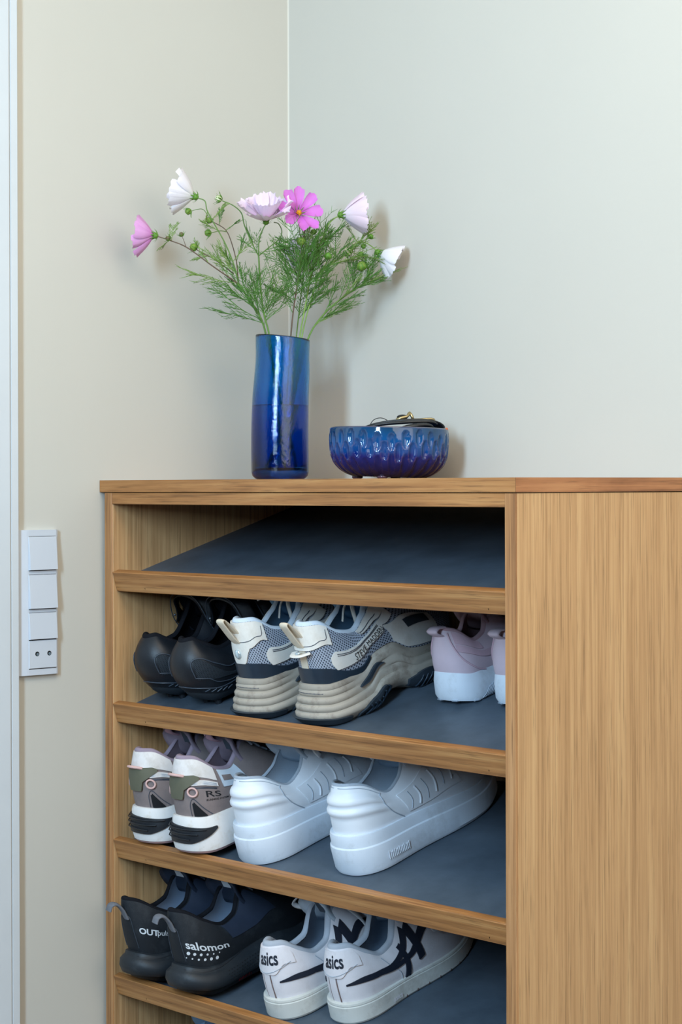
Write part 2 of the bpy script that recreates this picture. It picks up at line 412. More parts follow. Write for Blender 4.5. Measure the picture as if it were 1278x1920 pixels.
m = MB(); m.grid([[vpt(k, N, r, z) for r, z in wp] for k in range(N)], closeu=True)
m.fan([vpt(k, N, *wp[0]) for k in range(N)], True); m.fan([vpt(k, N, *wp[-1]) for k in range(N)])
m.build('water', M_['water'], vase)

# ------------------------------------------------------------------ bowl
BX, BY = .3595, .27
bowl = thing('ceramic_bowl', 'low round blue glazed ceramic bowl with carved dimples', 'bowl', (BX, BY, Z0))
cb_r = curve([(0.0, .052), (.004, .062), (.012, .0735), (.022, .0810), (.036, .0852), (.055, .0862), (.066, .0858), (.073, .0850)])
NB, NZ = 264, 44
def dimple(a, z):
    d = 0.0; n = 26
    for row, (zc, hz, off) in enumerate(((.0555, .0125, 0), (.0405, .0135, .5), (.0165, .0165, .0))):
        q = (a/(2*PI)*n + off); w = (q-round(q)) ; k = round(q)
        jit = .0035*math.sin(k*5.1+row*2)
        e = (w/.25)**2 + ((z-zc-jit)/hz)**2
        if e < 1: d = max(d, (1-e)**.45)
    return d
m = MB(); P = []
for k in range(NB):
    a = 2*PI*k/NB; col = []
    for j in range(NZ+1):
        z = .003+.0695*j/NZ; r = cb_r(z-.003+.0) - .0038*dimple(a, z) + .0008*math.sin(2*a)
        col.append((r*math.cos(a), r*math.sin(a), z + .0018*math.cos(a-YAW-PI)))
    P.append(col)
    rr = cb_r(.0695)
    for q in ((rr-.0008, .0737), (rr-.0025, .0745), (rr-.0042, .0735), (rr-.0055, .066), (rr-.007, .03), (rr-.02, .013), (.03, .0095)):
        col.append((q[0]*math.cos(a), q[0]*math.sin(a), q[1] + .0018*math.cos(a-YAW-PI)))
m.grid(P, closeu=True); m.fan([c[0] for c in P], True); m.fan([c[-1] for c in P])
m.build('body', M_['glaze'], bowl); bowl.scale = (1.03,)*3
for a in (.6, 2.17, 3.74, 5.31):
    m = MB(); m.ball((.047*math.cos(a), .047*math.sin(a), .0035), .0085, 12, 7, (1, 1, .42)); m.build('foot', M_['glaze'], bowl)
m = MB(); m.ball((.0845*math.cos(.62), .0845*math.sin(.62), .0715), .0028, 8, 6, (.6, 1, 1)); m.build('glaze_chip', M_['rust'], bowl, label='bare orange clay chip on the rim')

# leather straps lying in the bowl: rt = to the right as seen from the room
strap = thing('leather_strap', 'black leather straps with a brass clasp heaped in the blue bowl', 'strap', (BX, BY, Z0+.0))
strap.scale = (1.03,)*3
def bl(a, b, d=0): return tuple(rt*a + fw*d + up*b)
def ribbon(name, pts, w, th, m_, parent=None, upv=None):
    m = MB(); m.tube(pts, w, 8, flat=th/w, smooth=4, upv=upv); return m.build(name, m_, parent or strap)
ribbon('band', [bl(-.052, .060, .03), bl(-.03, .0765, .01), bl(.0, .0835, 0), bl(.035, .0855, -.005), bl(.058, .0845, .0), bl(.0725, .0795, .01), bl(.0735, .066, .02)], .0085, .0022, M_['blackleather'], upv=(0, 0, 1))
ribbon('band', [bl(-.045, .066, -.01), bl(-.02, .0775, -.02), bl(.02, .0815, -.025), bl(.055, .0825, -.02), bl(.062, .078, -.01), bl(.04, .070, .0)], .0080, .0024, M_['blackleather'], upv=(0, 0, 1))
ribbon('band', [bl(.012, .0705, -.03), bl(.03, .0755, -.035), bl(.052, .0775, -.03), bl(.058, .0735, -.026)], .0095, .0034, M_['blackleather'], upv=(0, 0, 1))
m = MB(); m.ball(bl(.020, .0905, .01), .0085, 14, 8, (1.1, .9, .45)); kn = m.build('keeper', M_['blackleather'], strap)
m = MB(); m.tube([bl(.011, .0865, .0), bl(.018, .089, -.002), bl(.027, .0915, .0), bl(.030, .0965, .004), bl(.034, .0905, .002), bl(.037, .0865, .004), bl(.062, .0875, .006), bl(.066, .0845, .008)], .0019, 6, 1.2); m.build('clasp', M_['brass'], strap)
m = MB(); m.tube([bl(-.028, .078, .012), bl(-.022, .0865, .012), bl(-.012, .0895, .012), bl(-.003, .0865, .012), bl(.0, .082, .012)], .0006, 5); m.build('wire_loop', M_['blackleather'], strap)

# ------------------------------------------------------------------ cosmos flowers
U = 1/1223.4
def pv(x, y, d=0.0): return Vector(rt*(x*U) + up*(y*U) + fw*d)
FX = thing  # readability
def petal_mesh(Lp, Wp, cup, curl, notch=3):
    nl, nw = 7, 6; P = []; uv = []
    for i in range(nl+1):
        t = i/nl; w = Wp*(.16+.84*math.sin(min(1, t*1.12)*PI/2)**1.1)*(1 if t < .9 else .93); row = []
        for j in range(nw+1):
            q = j/nw*2-1
            x = Lp*t*(1-.06*q*q) + (Lp*.05*math.cos(q*PI*notch) if i == nl else 0)
            z = cup*Lp*t*t + curl*w*q*q - .045*Lp*math.cos(q*PI*3)*t*.6
            row.append(Vector((x, w*q*.5, z))); uv.append((t, j/nw))
        P.append(row)
    return P, uv
def basis(n):
    n = Vector(n).normalized(); a = Vector((0, 0, 1)) - n*n.z
    if a.length < .1: a = Vector((1, 0, 0)) - n*n.x
    a.normalize(); return a, n.cross(a), n
def flower(parent, c, face, R, mat_, npet=8, open_=.35, wp=.62, rows=1, seed=0, centre=True, notch=3):
    """c = base of the flower (top of the stem), face = where it looks; open_ 0 flat ... 1 closed"""
    rd = random.Random(seed); a, b, n = basis(face); c = Vector(c)
    m = MB()
    for k in range(20):
        g = k*2.4; rr = .0042*math.sqrt(k/20)
        m.ball(c+n*(.0028+.0012*(1-k/20)) + a*rr*math.cos(g) + b*rr*math.sin(g), .0011, 6, 5)
    m.ball(c+n*.0030, .0036, 10, 7)
    hd = m.build('flower_head', M_['pollen'], parent)
    for r in range(rows):
        for k in range(npet):
            ang = 2*PI*(k+.5*r)/npet + rd.uniform(-.12, .12)
            o = (open_*.82+rd.uniform(-.07, .07)+.22*r)*PI/2
            Lp = R*rd.uniform(.92, 1.06)*(1-.14*r)
            P, uv = petal_mesh(Lp, Lp*wp*rd.uniform(.9, 1.1), rd.uniform(.02, .12)+.30*open_, rd.uniform(.10, .26), notch)
            e1 = (a*math.cos(ang)+b*math.sin(ang)); e2 = n.cross(e1)
            ax = e1*math.cos(o)+n*math.sin(o); az = n*math.cos(o)-e1*math.sin(o)
            base = c+n*.001+e1*.0025
            G = [[base+ax*p.x+e2*p.y+az*p.z for p in row] for row in P]
            m = MB(); m.grid(G)
            m.uv = list(uv)
            # a thin second skin so that the petal has thickness
            k0 = len(m.v); G2 = [[p-az*.00025 for p in row] for row in G]; m.grid([r_[::-1] for r_ in G2]); m.uv += [q for i in range(len(G2)) for q in uv[i*7:(i+1)*7][::-1]]
            m.build('petal', mat_, hd)
    m = MB(); m.ball(c-n*.0022, .0050, 10, 7, (1, 1, 1))
    for k in range(8):
        ang = 2*PI*k/8; e1 = a*math.cos(ang)+b*math.sin(ang)
        m.tube([c-n*.003+e1*.003, c+n*.002+e1*.0062, c+n*.0085+e1*(.0075+.004*(1-open_))], .0017, 5, .35, smooth=2, taper=.15, upv=e1)
    for k in range(8):
        ang = 2*PI*(k+.5)/8; e1 = a*math.cos(ang)+b*math.sin(ang)
        m.tube([c-n*.005+e1*.002, c-n*.004+e1*.006, c-n*.0005+e1*.0105], .0007, 4, .5, smooth=2, taper=.2)
    m.build('calyx', M_['calyx'], hd)
    return hd
def bud(parent, c, face, r, mat_=None, spikes=7):
    a, b, n = basis(face); c = Vector(c); m = MB()
    r *= .88; m.ball((0, 0, 0), r, 12, 8, (1, 1, .95)); m.v = [tuple(c+a*p[0]+b*p[1]+n*p[2]) for p in m.v]
    o = m.build('bud', mat_ or M_['budg'], parent)
    m = MB()
    for k in range(spikes):
        ang = 2*PI*k/spikes; e1 = a*math.cos(ang)+b*math.sin(ang)
        m.tube([c-n*r*.95+e1*r*.2, c-n*r*.55+e1*r*.95, c+n*r*.1+e1*r*1.45, c+n*r*.7+e1*r*2.2], .0011, 4, .6, smooth=2, taper=.2)
        m.tube([c-n*r*.9, c-n*r*.2+e1*r*1.02, c+n*r*.85+e1*r*.55], r*.42, 5, .35, smooth=2, taper=.3, upv=e1)
    m.build('sepals', M_['calyx'], o)
    return o
def stem(parent, pts, r, mat_, taper=.7, name='stem'):
    m = MB(); m.tube(pts, r, 7, smooth=5, taper=taper); return m.build(name, mat_, parent)
def leaf(parent, p0, d, L, seed, m_=None, dense=1.0, k_=1.0):
    """feathery twice-divided cosmos leaf: a thin rachis, side threads and their forks, one part"""
    rd = random.Random(seed); d = Vector(d).normalized(); p0 = Vector(p0); m = MB()
    side = d.cross(Vector((rd.uniform(-.4, .4), rd.uniform(-.4, .4), 1))).normalized(); nrm = side.cross(d)
    bend = rd.uniform(-.18, .30); pts = [p0 + d*L*t + nrm*bend*L*t*t for t in (0, .25, .5, .75, 1)]
    m.tube(pts, .00062*k_, 4, smooth=2, taper=.5)
    sp = spline(pts, 6); n = int(7*dense+2)
    for k in range(1, n+1):
        t = .12+.86*k/(n+1); p = sp[int(t*(len(sp)-1))]
        for sg in (1, -1):
            if rd.random() < .12: continue
            l2 = L*(.40*math.sin(PI*min(1, .25+.75*(1-t)))+.06)*rd.uniform(.6, 1.1)
            dd = (d*.85+side*sg*rd.uniform(.6, 1.0)+nrm*rd.uniform(-.35, .35)).normalized()
            e = p+dd*l2+d*l2*.12
            m.tube([p, p+dd*l2*.5+d*l2*.02, e], .00052*k_, 3, smooth=1, taper=.4, cap=False)
            for q in (.35, .6, .8):
                if l2 < .007: break
                pp = p.lerp(e, q)
                for s2 in (1, -1):
                    if rd.random() < .3: continue
                    d3 = (dd*.9+d*.3+side*s2*.55+nrm*rd.uniform(-.3, .3)).normalized()
                    m.tube([pp, pp+d3*l2*rd.uniform(.22, .42)], .00045*k_, 3, smooth=1, taper=.4, cap=False)
    return m.build('leaf', m_ or M_['leaf'], parent)
def plant(label): return thing('cosmos_stem', label, 'flower', (VX, VY, Z0), group='cosmos flowers in the blue vase')
def along(pts, t):
    s = spline(pts, 6); return s[int(t*(len(s)-1))]
LS = 100
def leaves(parent, pts, items, m_=None, dense=1.0):
    global LS
    for t, dx, dy, dz, L in items:
        LS += 1; leaf(parent, along(pts, t), rt*dx+up*dy+fw*dz, L, LS, m_, dense)

# 1 left branching stem
pA = plant('branched cosmos stem leaning left, pink flower and white flower at its ends')
mA = [pv(22, 24, .004), pv(4, 140, .002), pv(-22, 255, -.002), pv(-34, 300, -.006), pv(-58, 340, -.01), pv(-78, 367, -.014)]
stem(pA, mA, .0017, M_['stem'], .8)
b1 = [pv(-78, 367, -.014), pv(-122, 397, -.02), pv(-170, 432, -.022), pv(-200, 445, -.022), pv(-226, 454, -.02)]
stem(pA, b1, .0011, M_['stem_red'], .75)
flower(pA, pv(-233, 456, -.018), rt*-1+up*.08+fw*.12, .036, M_['petal_pink'], 8, .42, .68, seed=3)
b2 = [pv(-76, 366, -.014), pv(-84, 400, -.02), pv(-100, 440, -.024), pv(-125, 485, -.022), pv(-134, 503, -.02), pv(-138, 520, -.018), pv(-152, 526, -.016)]
stem(pA, b2, .0011, M_['stem'], .75)
flower(pA, pv(-158, 529, -.014), rt*-1+up*.34+fw*.1, .042, M_['petal_white'], 8, .40, .68, seed=5)
b3 = [pv(-77, 375, -.014), pv(-81, 410, .004), pv(-90, 445, .01), pv(-101, 470, .012), pv(-120, 483, .012), pv(-130, 487, .012)]
stem(pA, b3, .0009, M_['stem_red'], .7); bud(pA, pv(-132, 489, .012), rt*-.3+up*.6+fw*-.6, .0056)
stem(pA, [pv(-99, 467, .012), pv(-112, 468, .006), pv(-128, 463, .0)], .0007, M_['stem'], .8); bud(pA, pv(-134, 463, -.002), rt*-1+up*-.1, .0060)
b4 = [pv(-85, 385, -.012), pv(-120, 412, -.005), pv(-144, 425, .0), pv(-155, 432, .002)]
stem(pA, b4, .0009, M_['stem_red'], .7); bud(pA, pv(-161, 437, .002), rt*-.7+up*.3+fw*-.5, .0068)
stem(pA, [pv(-128, 485, -.02), pv(-140, 503, -.02), pv(-152, 504, -.02), pv(-163, 501, -.02)], .0006, M_['stem'], .8); bud(pA, pv(-169, 500, -.02), rt*-.6+up*-.6, .0056)
bud(pA, pv(-206, 449, -.028), rt*-.7+up*.2+fw*-.6, .0044, M_['budm'], 8); 
stem(pA, [pv(-173, 434, -.022), pv(-178, 448, -.02), pv(-181, 454, -.018)], .0005, M_['stem_red']); bud(pA, pv(-182, 458, -.018), rt*-.3+up*.8+fw*-.4, .0040, M_['budm'], 7)
leaves(pA, mA, [(.62, -.95, .35, -.2, .085), (.58, -.8, .3, .3, .075), (.70, -.9, .55, -.1, .06), (.66, -.3, 1, .2, .05), (.74, .35, 1, -.2, .05), (.82, -.7, .9, .3, .045),
                (.9, .1, 1, .1, .035), (.78, -1, .25, -.3, .055), (.56, .3, 1, -.3, .05), (.86, .5, .8, .1, .035), (.55, -.55, .75, -.3, .05)])
leaves(pA, b1, [(.04, -1, .12, .1, .075), (.1, -.6, .8, .2, .045), (.3, -.6, .7, -.2, .02), (.75, .1, 1, .2, .028), (.82, -.5, -.5, .2, .02)], M_['leaf2'])
leaves(pA, b2, [(.12, -.9, .6, .2, .055), (.22, .6, .8, .1, .045), (.1, -.7, .8, -.3, .05), (.5, .6, .5, .2, .03), (.42, -.9, .5, .2, .03), (.66, -.2, -.9, 0, .018)], M_['leaf2'])
leaves(pA, b3, [(.2, .3, 1, .2, .04), (.05, -.5, 1, .1, .045), (.75, .2, .9, -.2, .025), (.6, .8, .6, .2, .025)])
leaves(pA, b4, [(.0, -.4, .9, .2, .04), (.55, -.8, -.2, .1, .022), (.8, -.3, .8, .3, .02)], M_['leaf2'])

# 2 upright stem with a double blush flower
pB = plant('upright green cosmos stem with double blush white flower at the centre')
mB = [pv(8, 22, -.008), pv(-6, 140, -.006), pv(-18, 262, -.008), pv(-29, 310, -.012), pv(-35, 360, -.016), pv(-38, 417, -.02)]
stem(pB, mB, .0015, M_['stem'], .85)
b1 = [pv(-38, 417, -.02), pv(-50, 440, -.02), pv(-64, 473, -.02), pv(-70, 497, -.018), pv(-86, 512, -.016), pv(-106, 521, -.014)]
stem(pB, b1, .0010, M_['stem'], .8); bud(pB, pv(-113, 525, -.013), rt*-.8+up*.3+fw*-.3, .0062, M_['budc'], 8)
b2 = [pv(-38, 417, -.02), pv(-37, 445, -.024), pv(-30, 465, -.026), pv(-25, 474, -.026)]
stem(pB, b2, .0010, M_['stem'], .9)
flower(pB, pv(-24, 482, -.026), up*.82+fw*-.52+rt*-.05, .046, M_['petal_blush'], 9, .36, .56, rows=2, seed=9, notch=4)
b3 = [pv(-38, 417, -.02), pv(-18, 434, -.016), pv(0, 450, -.012), pv(5, 464, -.01), pv(-1, 478, -.01), pv(-10, 481, -.012)]
stem(pB, b3, .0009, M_['stem'], .8)
leaves(pB, b1, [(.1, -.8, .5, .1, .03), (.15, -.3, 1, .2, .035), (.08, .1, 1, .4, .03)], None, .5)
leaves(pB, b3, [(.1, 1, .05, .1, .05), (.15, 1, .2, -.2, .06), (.3, .6, -.3, .2, .02)], None, .5)
leaves(pB, mB, [(.62, .55, .8, -.2, .055), (.68, -.4, .9, .1, .05), (.72, .5, .8, .2, .045), (.58, .6, .8, .1, .06), (.55, -.15, 1, -.2, .05), (.66, .8, .5, -.3, .06), (.56, .75, .7, .25, .07), (.8, .4, .9, .1, .04)], None, .7)

# 3 magenta flower on the dark stem
pC = plant('dark purple cosmos stem with open magenta flower facing the room')
mC = [pv(-14, 22, .008), pv(10, 140, .006), pv(20, 262, .002), pv(26, 320, 0), pv(34, 370, -.004), pv(40, 420, -.006), pv(46, 455, -.006), pv(48, 478, -.008), pv(43, 487, -.01)]
stem(pC, mC, .0012, M_['stem_red'], .85)
flower(pC, pv(36, 497, -.014), fw*-1+up*.35+rt*.45, .037, M_['petal_magenta'], 8, .16, .52, seed=12, notch=1)
lp = [pv(38, 405, -.006), pv(47, 425, -.004), pv(49, 445, -.006), pv(43, 458, -.01)]
stem(pC, lp, .0007, M_['stem_red'], .9); bud(pC, pv(41, 444, -.018), up*-.5+fw*-.8, .0078, M_['budg'], 8)
stem(pC, [pv(43, 487, -.01), pv(38, 470, -.014), pv(40, 452, -.016)], .0006, M_['stem_red'], .9)
leaves(pC, mC, [(.46, .3, 1, -.3, .06), (.44, -.5, .9, .2, .06), (.5, .6, .8, -.2, .06), (.48, -.6, .8, -.2, .06), (.53, -.7, .8, .1, .05), (.55, .6, .9, .3, .06), (.58, -.6, .9, .2, .05),
                (.6, .7, .7, -.2, .055), (.62, .3, 1, .3, .05), (.66, -.8, .6, .1, .04), (.45, .7, .7, .3, .07), (.47, .9, .4, .1, .06), (.43, -.8, .4, .1, .05), (.51, .2, 1, -.4, .06), (.57, .4, 1, .1, .06)])

# 4 blush flower on the upper right
pE = plant('light green cosmos stem with blush pink flower turned to the right')
mE = [pv(-4, 24, .014), pv(18, 140, .012), pv(36, 262, .012), pv(50, 340, .016), pv(60, 390, .02), pv(74, 440, .022), pv(80, 455, .022), pv(92, 482, .022), pv(104, 494, .022), pv(112, 497, .022)]
stem(pE, mE, .0013, M_['leaf2'], .7)
flower(pE, pv(117, 500, .022), rt*1+up*.08+fw*.18, .042, M_['petal_pale'], 8, .54, .60, seed=15)
sb = [pv(68, 425, .02), pv(62, 450, .016), pv(62, 462, .012)]
stem(pE, sb, .0006, M_['leaf2'], .9); bud(pE, pv(63, 466, .01), up*.8+fw*-.3, .0048, M_['calyx'], 8)
leaves(pE, mE, [(.32, .6, .9, -.2, .07), (.36, .2, 1, .1, .07), (.4, .7, .8, .2, .06), (.44, .3, 1, -.3, .055), (.5, .6, .8, .1, .05), (.56, .5, .9, .2, .04), (.62, .8, .3, -.1, .03), (.34, -.2, 1, -.2, .06), (.3, .8, .6, .2, .06), (.7, .7, .5, 0, .02)])

# 5 arching right stem with the cream bud
pD = plant('cosmos stem arching to the right and back, cream bud at its tip')
mD = [pv(-20, 22, .004), pv(22, 140, .008), pv(50, 258, .012), pv(82, 312, .024), pv(125, 350, .032), pv(158, 372, .036), pv(168, 392, .036), pv(160, 412, .034), pv(142, 424, .03)]
stem(pD, mD, .0016, M_['stem'], .65)
bud(pD, pv(128, 431, .026), rt*-.6+up*.6+fw*-.3, .0078, M_['budc'], 8)
stem(pD, [pv(168, 395, .036), pv(162, 405, .032), pv(155, 405, .03)], .0006, M_['stem']); bud(pD, pv(154, 404, .028), up*.7+fw*-.4+rt*-.2, .0088, M_['budg'], 8)
stem(pD, [pv(165, 405, .034), pv(160, 418, .032), pv(152, 424, .032)], .0006, M_['stem_red']); bud(pD, pv(153, 427, .032), up*.9+fw*-.3, .0052, M_['calyx'], 7)
leaves(pD, mD, [(.42, .9, .35, .1, .05), (.46, .4, .9, -.1, .06), (.5, .3, 1, .2, .055), (.52, .9, .4, -.2, .04), (.56, .2, 1, .1, .045), (.6, .7, .7, -.2, .04), (.64, 1, .25, .1, .03),
                (.68, .1, 1, -.1, .035), (.36, 1, .35, .1, .06), (.34, .95, .45, -.2, .055), (.75, -.3, .9, .1, .03), (.38, .5, .9, .2, .06), (.8, .5, .8, .2, .03), (.43, -.3, 1, -.2, .06)], None, .9)

# 6 drooping white flower far right
pF = plant('thin cosmos stem with white flower drooping at the far right')
mF = [pv(2, 26, .018), pv(24, 150, .016), pv(40, 262, .014), pv(56, 330, .014), pv(78, 392, .018), pv(110, 416, .026), pv(132, 432, .034), pv(146, 447, .038), pv(160, 450, .04), pv(174, 443, .042), pv(183, 434, .042)]
stem(pF, mF, .0011, M_['leaf2'], .75)
flower(pF, pv(187, 431, .042), rt*.86+up*-.42+fw*.1, .038, M_['petal_white'], 8, .50, .54, seed=21)
stem(pF, [pv(160, 450, .04), pv(165, 456, .036), pv(170, 460, .034)], .0006, M_['leaf2']); bud(pF, pv(172, 461, .034), rt*.5+up*.7+fw*-.3, .0046, M_['calyx'], 9)
bud(pF, pv(158, 442, .034), rt*.1+up*-.8+fw*-.4, .0044, M_['calyx'], 8)
sb = [pv(80, 392, .018), pv(88, 408, .01), pv(90, 415, .006)]
stem(pF, sb, .0007, M_['leaf2'], .9); bud(pF, pv(91, 420, .004), up*.8+fw*-.4+rt*.2, .0062, M_['calyx'], 9)
leaves(pF, mF, [(.42, .8, .4, -.1, .06), (.46, .9, .1, .1, .06), (.5, .6, .7, .2, .045), (.5, -.5, .6, -.2, .04), (.55, .8, .5, .1, .04), (.72, -.5, .8, .1, .03), (.76, .3, 1, .1, .045), (.8, .5, .8, -.2, .03), (.4, -.3, .9, -.3, .05), (.6, .9, -.3, .1, .05)], M_['leaf2'], .7)

# 7 pale flower at the back
pG = plant('short cosmos stem with pale lilac flower half hidden behind the leaves')
mG = [pv(14, 26, -.012), pv(20, 150, .004), pv(30, 262, .016), pv(38, 340, .04), pv(44, 395, .055), pv(47, 415, .06)]
stem(pG, mG, .0011, M_['stem'], .8)
flower(pG, pv(48, 420, .062), up*.55+fw*.8, .034, M_['petal_blush'], 8, .25, .62, seed=27)
leaves(pG, mG, [(.5, .3, 1, .3, .06), (.55, -.5, .8, .2, .05), (.6, .7, .7, .1, .05), (.52, .7, .7, -.1, .05), (.65, -.4, .9, .1, .045)])

# extra feathery leaves low in the bunch
rl = random.Random(42)
for par, mm, t0, t1, n, bias in ((pC, mC, .36, .62, 8, .1), (pE, mE, .28, .55, 8, .4), (pD, mD, .31, .62, 8, .5), (pF, mF, .40, .62, 5, .4), (pG, mG, .5, .75, 4, .2), (pB, mB, .56, .66, 2, .1), (pA, mA, .56, .8, 3, -.6)):
    for k in range(n):
        LS += 1
        leaf(par, along(mm, rl.uniform(t0, t1)), rt*(bias+rl.uniform(-.7, .7))+up*rl.uniform(.35, 1)+fw*rl.uniform(-.5, .5), rl.uniform(.045, .075), LS, M_['leaf2'] if rl.random() < .25 else None, .9)
# ------------------------------------------------------------------ shoes
def smooth01(x): x = max(0., min(1., x)); return x*x*(3-2*x)
class Shoe:
    """one shoe in its own frame: heel at the origin, toe along +y, +x to the viewer's right, z off the shelf.
    outline -> sole rings -> upper (ring surface from the sole edge to the topline) -> rim -> lining"""
    NU, NV = 132, 22
    def __init__(s, root, L, width, zsole, zt, wo, y0, y1, upoff=-.004, p=None, q=None, bulge=.004, te=.17, tt=.34, hn=2.3, tn=2.1, base=None, bump=None, cx=None, mirror=1):
        s.root = root; s.L = L; s.W = curve(width); s.zs = curve(zsole); s.zt = curve(zt); s.wo = curve(wo); s.y0, s.y1 = y0, y1
        s.uo = upoff if callable(upoff) else (lambda t, k=upoff: k)
        s.p = curve(p or [(0, 1.5), (.3, 1.3), (1, 2.0)]); s.q = curve(q or [(0, 1.0), (.5, .9), (1, .62)])
        s.bg = bulge if callable(bulge) else (lambda t, k=bulge: k)
        s.te, s.tt, s.hn, s.tn = te, tt, hn, tn; s.base = curve(base or [(0, 0), (.72, 0), (1, .012)]); s.bump = bump
        s.cx = curve(cx or [(0, 0), (.5, .0), (1, -.006*mirror)])
        # arc-length table for the right side
        s.tab = []; a = 0; prev = None
        for i in range(401):
            f = PI*i/400; pnt = s.outl(f, 0)
            if prev: a += math.hypot(pnt[0]-prev[0], pnt[1]-prev[1])
            s.tab.append(a); prev = pnt
    def phi(s, u):
        sg = -1 if u < 0 else 1; u = abs(u); lo, hi = 0, 400
        if u >= s.tab[-1]: return sg*PI
        while hi-lo > 1:
            mid = (lo+hi)//2
            if s.tab[mid] < u: lo = mid
            else: hi = mid
        d = s.tab[hi]-s.tab[lo]
        return sg*PI*(lo+(u-s.tab[lo])/max(d, 1e-9))/400
    def arc(s, f):
        k = abs(f)/PI*400; i = min(399, int(k)); a = s.tab[i]+(s.tab[i+1]-s.tab[i])*(k-i); return a if f >= 0 else -a
    def raw(s, f):
        t = (1-math.cos(f))/2; w = s.W(t)
        if t < s.te: w *= max(0, 1-((s.te-t)/s.te)**s.hn)**(1/s.hn)
        elif t > 1-s.tt: w *= max(0, 1-((t-1+s.tt)/s.tt)**s.tn)**(1/s.tn)
        return (math.copysign(w, math.sin(f) if abs(math.sin(f)) > 1e-9 else 1)+s.cx(t), s.L*t)
    def outl(s, f, o):
        p = s.raw(f)
        e = .012; a = s.raw(f-e); b = s.raw(f+e); tx, ty = b[0]-a[0], b[1]-a[1]; l = math.hypot(tx, ty) or 1
        nx, ny = ty/l, -tx/l
        return (p[0]+nx*o, p[1]+ny*o, nx, ny)
    def open_(s, f):
        t = (1-math.cos(f))/2; w = s.wo(t)
        if t < .26: w *= max(0, 1-((.26-t)/.26)**2.2)**(1/2.2)
        elif t > .9: w *= max(0, 1-((t-.9)/.1)**2)**.5
        tt_ = (s.y0+(s.y1-s.y0)*t)/s.L
        return Vector((math.copysign(w, math.sin(f) if abs(math.sin(f)) > 1e-9 else 1)+s.cx(tt_), s.y0+(s.y1-s.y0)*t, s.zt(t)+s.base(tt_)*.6))
    def S(s, f, v, inset=0.0, B=None, bumps=True):
        t = (1-math.cos(f))/2
        x, y, nx, ny = s.outl(f, s.uo(t)-inset)
        A = Vector((x, y, s.zs(t)-.004+s.base(t))); B = B or s.open_(f)
        vv = max(0, min(1.0, v)); hp, vq = vv**s.p(t), vv**s.q(t)
        P = Vector((A.x+(B.x-A.x)*hp, A.y+(B.y-A.y)*hp, A.z+(B.z-A.z)*vq))
        k = s.bg(t)*4*vv*(1-vv)
        P += Vector((nx, ny, .25))*k
        if bumps and s.bump and inset == 0:
            P += Vector((nx, ny, 0))*s.bump(s.arc(f), vv, t)
        return P
    def N(s, f, v):
        e = .02; a = s.S(f+e, v)-s.S(f-e, v); v1, v2 = min(1, v+.03), max(0, v-.03); b = s.S(f, v1)-s.S(f, v2)
        n = a.cross(b); 
        return n.normalized() if n.length > 1e-12 else Vector((0, 0, 1))
    def phis(s, n=None):
        n = n or s.NU
        # denser around the heel, which faces the room
        out = []
        for i in range(n):
            x = i/n*2-1; out.append(PI*(x*.72+.28*x*abs(x)))
        return out
    def upper(s, mat_, rim=None, rr=.004, lining=None, name='upper', insole=None):
        F = s.phis(); m = MB(); G = []; UV = []
        for f in F:
            col = [s.S(f, j/s.NV) for j in range(s.NV+1)]; hgt = (col[-1]-col[0]).length
            G.append(col); UV += [(s.arc(f), hgt*j/s.NV) for j in range(s.NV+1)]
        m.grid(G, closeu=True); m.uv = UV
        up_ = m.build(name, mat_, s.root)
        R = MB(); G = []; inner = []
        e = .03
        for f in F:
            B = s.open_(f); a = s.open_(f-e); b = s.open_(f+e); d = b-a; n = Vector((d.y, -d.x, 0)); n = n.normalized() if n.length > 1e-9 else Vector((1, 0, 0))
            t = (1-math.cos(f))/2; r = min(rr, max(.0012, s.wo(t)*.5))
            col = [B - n*r*(1-math.cos(k)) + Vector((0, 0, r*math.sin(k)*1.1)) for k in [PI*j/7 for j in range(8)]]
            G.append(col); inner.append(col[-1])
        R.grid(G, closeu=True); R.build('collar', rim or mat_, s.root)
        Lm = MB(); G = []
        for f, Bi in zip(F, inner):
            G.append([s.S(f, v, .0065, Bi+Vector((0, 0, -.001)), False)-s.N0(f)*.0 for v in [1-.9*j/9 for j in range(10)]])
        Lm.grid(G, closeu=True); Lm.fan([c[-1] for c in G])
        Lm.build('lining', lining or rim or mat_, s.root)
        return up_
    def N0(s, f): return Vector((0, 0, 0))
    def sole(s, rings, mat_, name='sole', auto=40, cap=True):
        """rings: list of (outset, fraction of sole height); each may be a function of t"""
        s.rings = rings; F = s.phis(); m = MB(); G = []
        for f in F: G.append([s.RS(f, k) for k in range(len(rings))])
        m.grid(G, closeu=True)
        if cap: m.fan([c[0] for c in G], True); m.fan([c[-1] for c in G])
        return m.build(name, mat_, s.root, auto=auto)
    def RS(s, f, k):
        t = (1-math.cos(f))/2; o, z = s.rings[k]; o = o(t) if callable(o) else o; z = z(t) if callable(z) else z
        x, y, nx, ny = s.outl(f, o); b = s.base(t)
        return Vector((x, y, b+z*s.zs(t)))
    def SS(s, f, w):
        """point on the side of the sole at height fraction w"""
        t = (1-math.cos(f))/2; R = [(o(t) if callable(o) else o, z(t) if callable(z) else z) for o, z in s.rings]
        o = R[0][0]
        for (o0, z0), (o1, z1) in zip(R, R[1:]):
            if z0 <= w <= z1 and z1 > z0: o = o0+(o1-o0)*(w-z0)/(z1-z0); break
        else: o = R[-1][0] if w > R[-1][1] else R[0][0]
        x, y, nx, ny = s.outl(f, o)
        return Vector((x, y, s.base(t)+w*s.zs(t)))
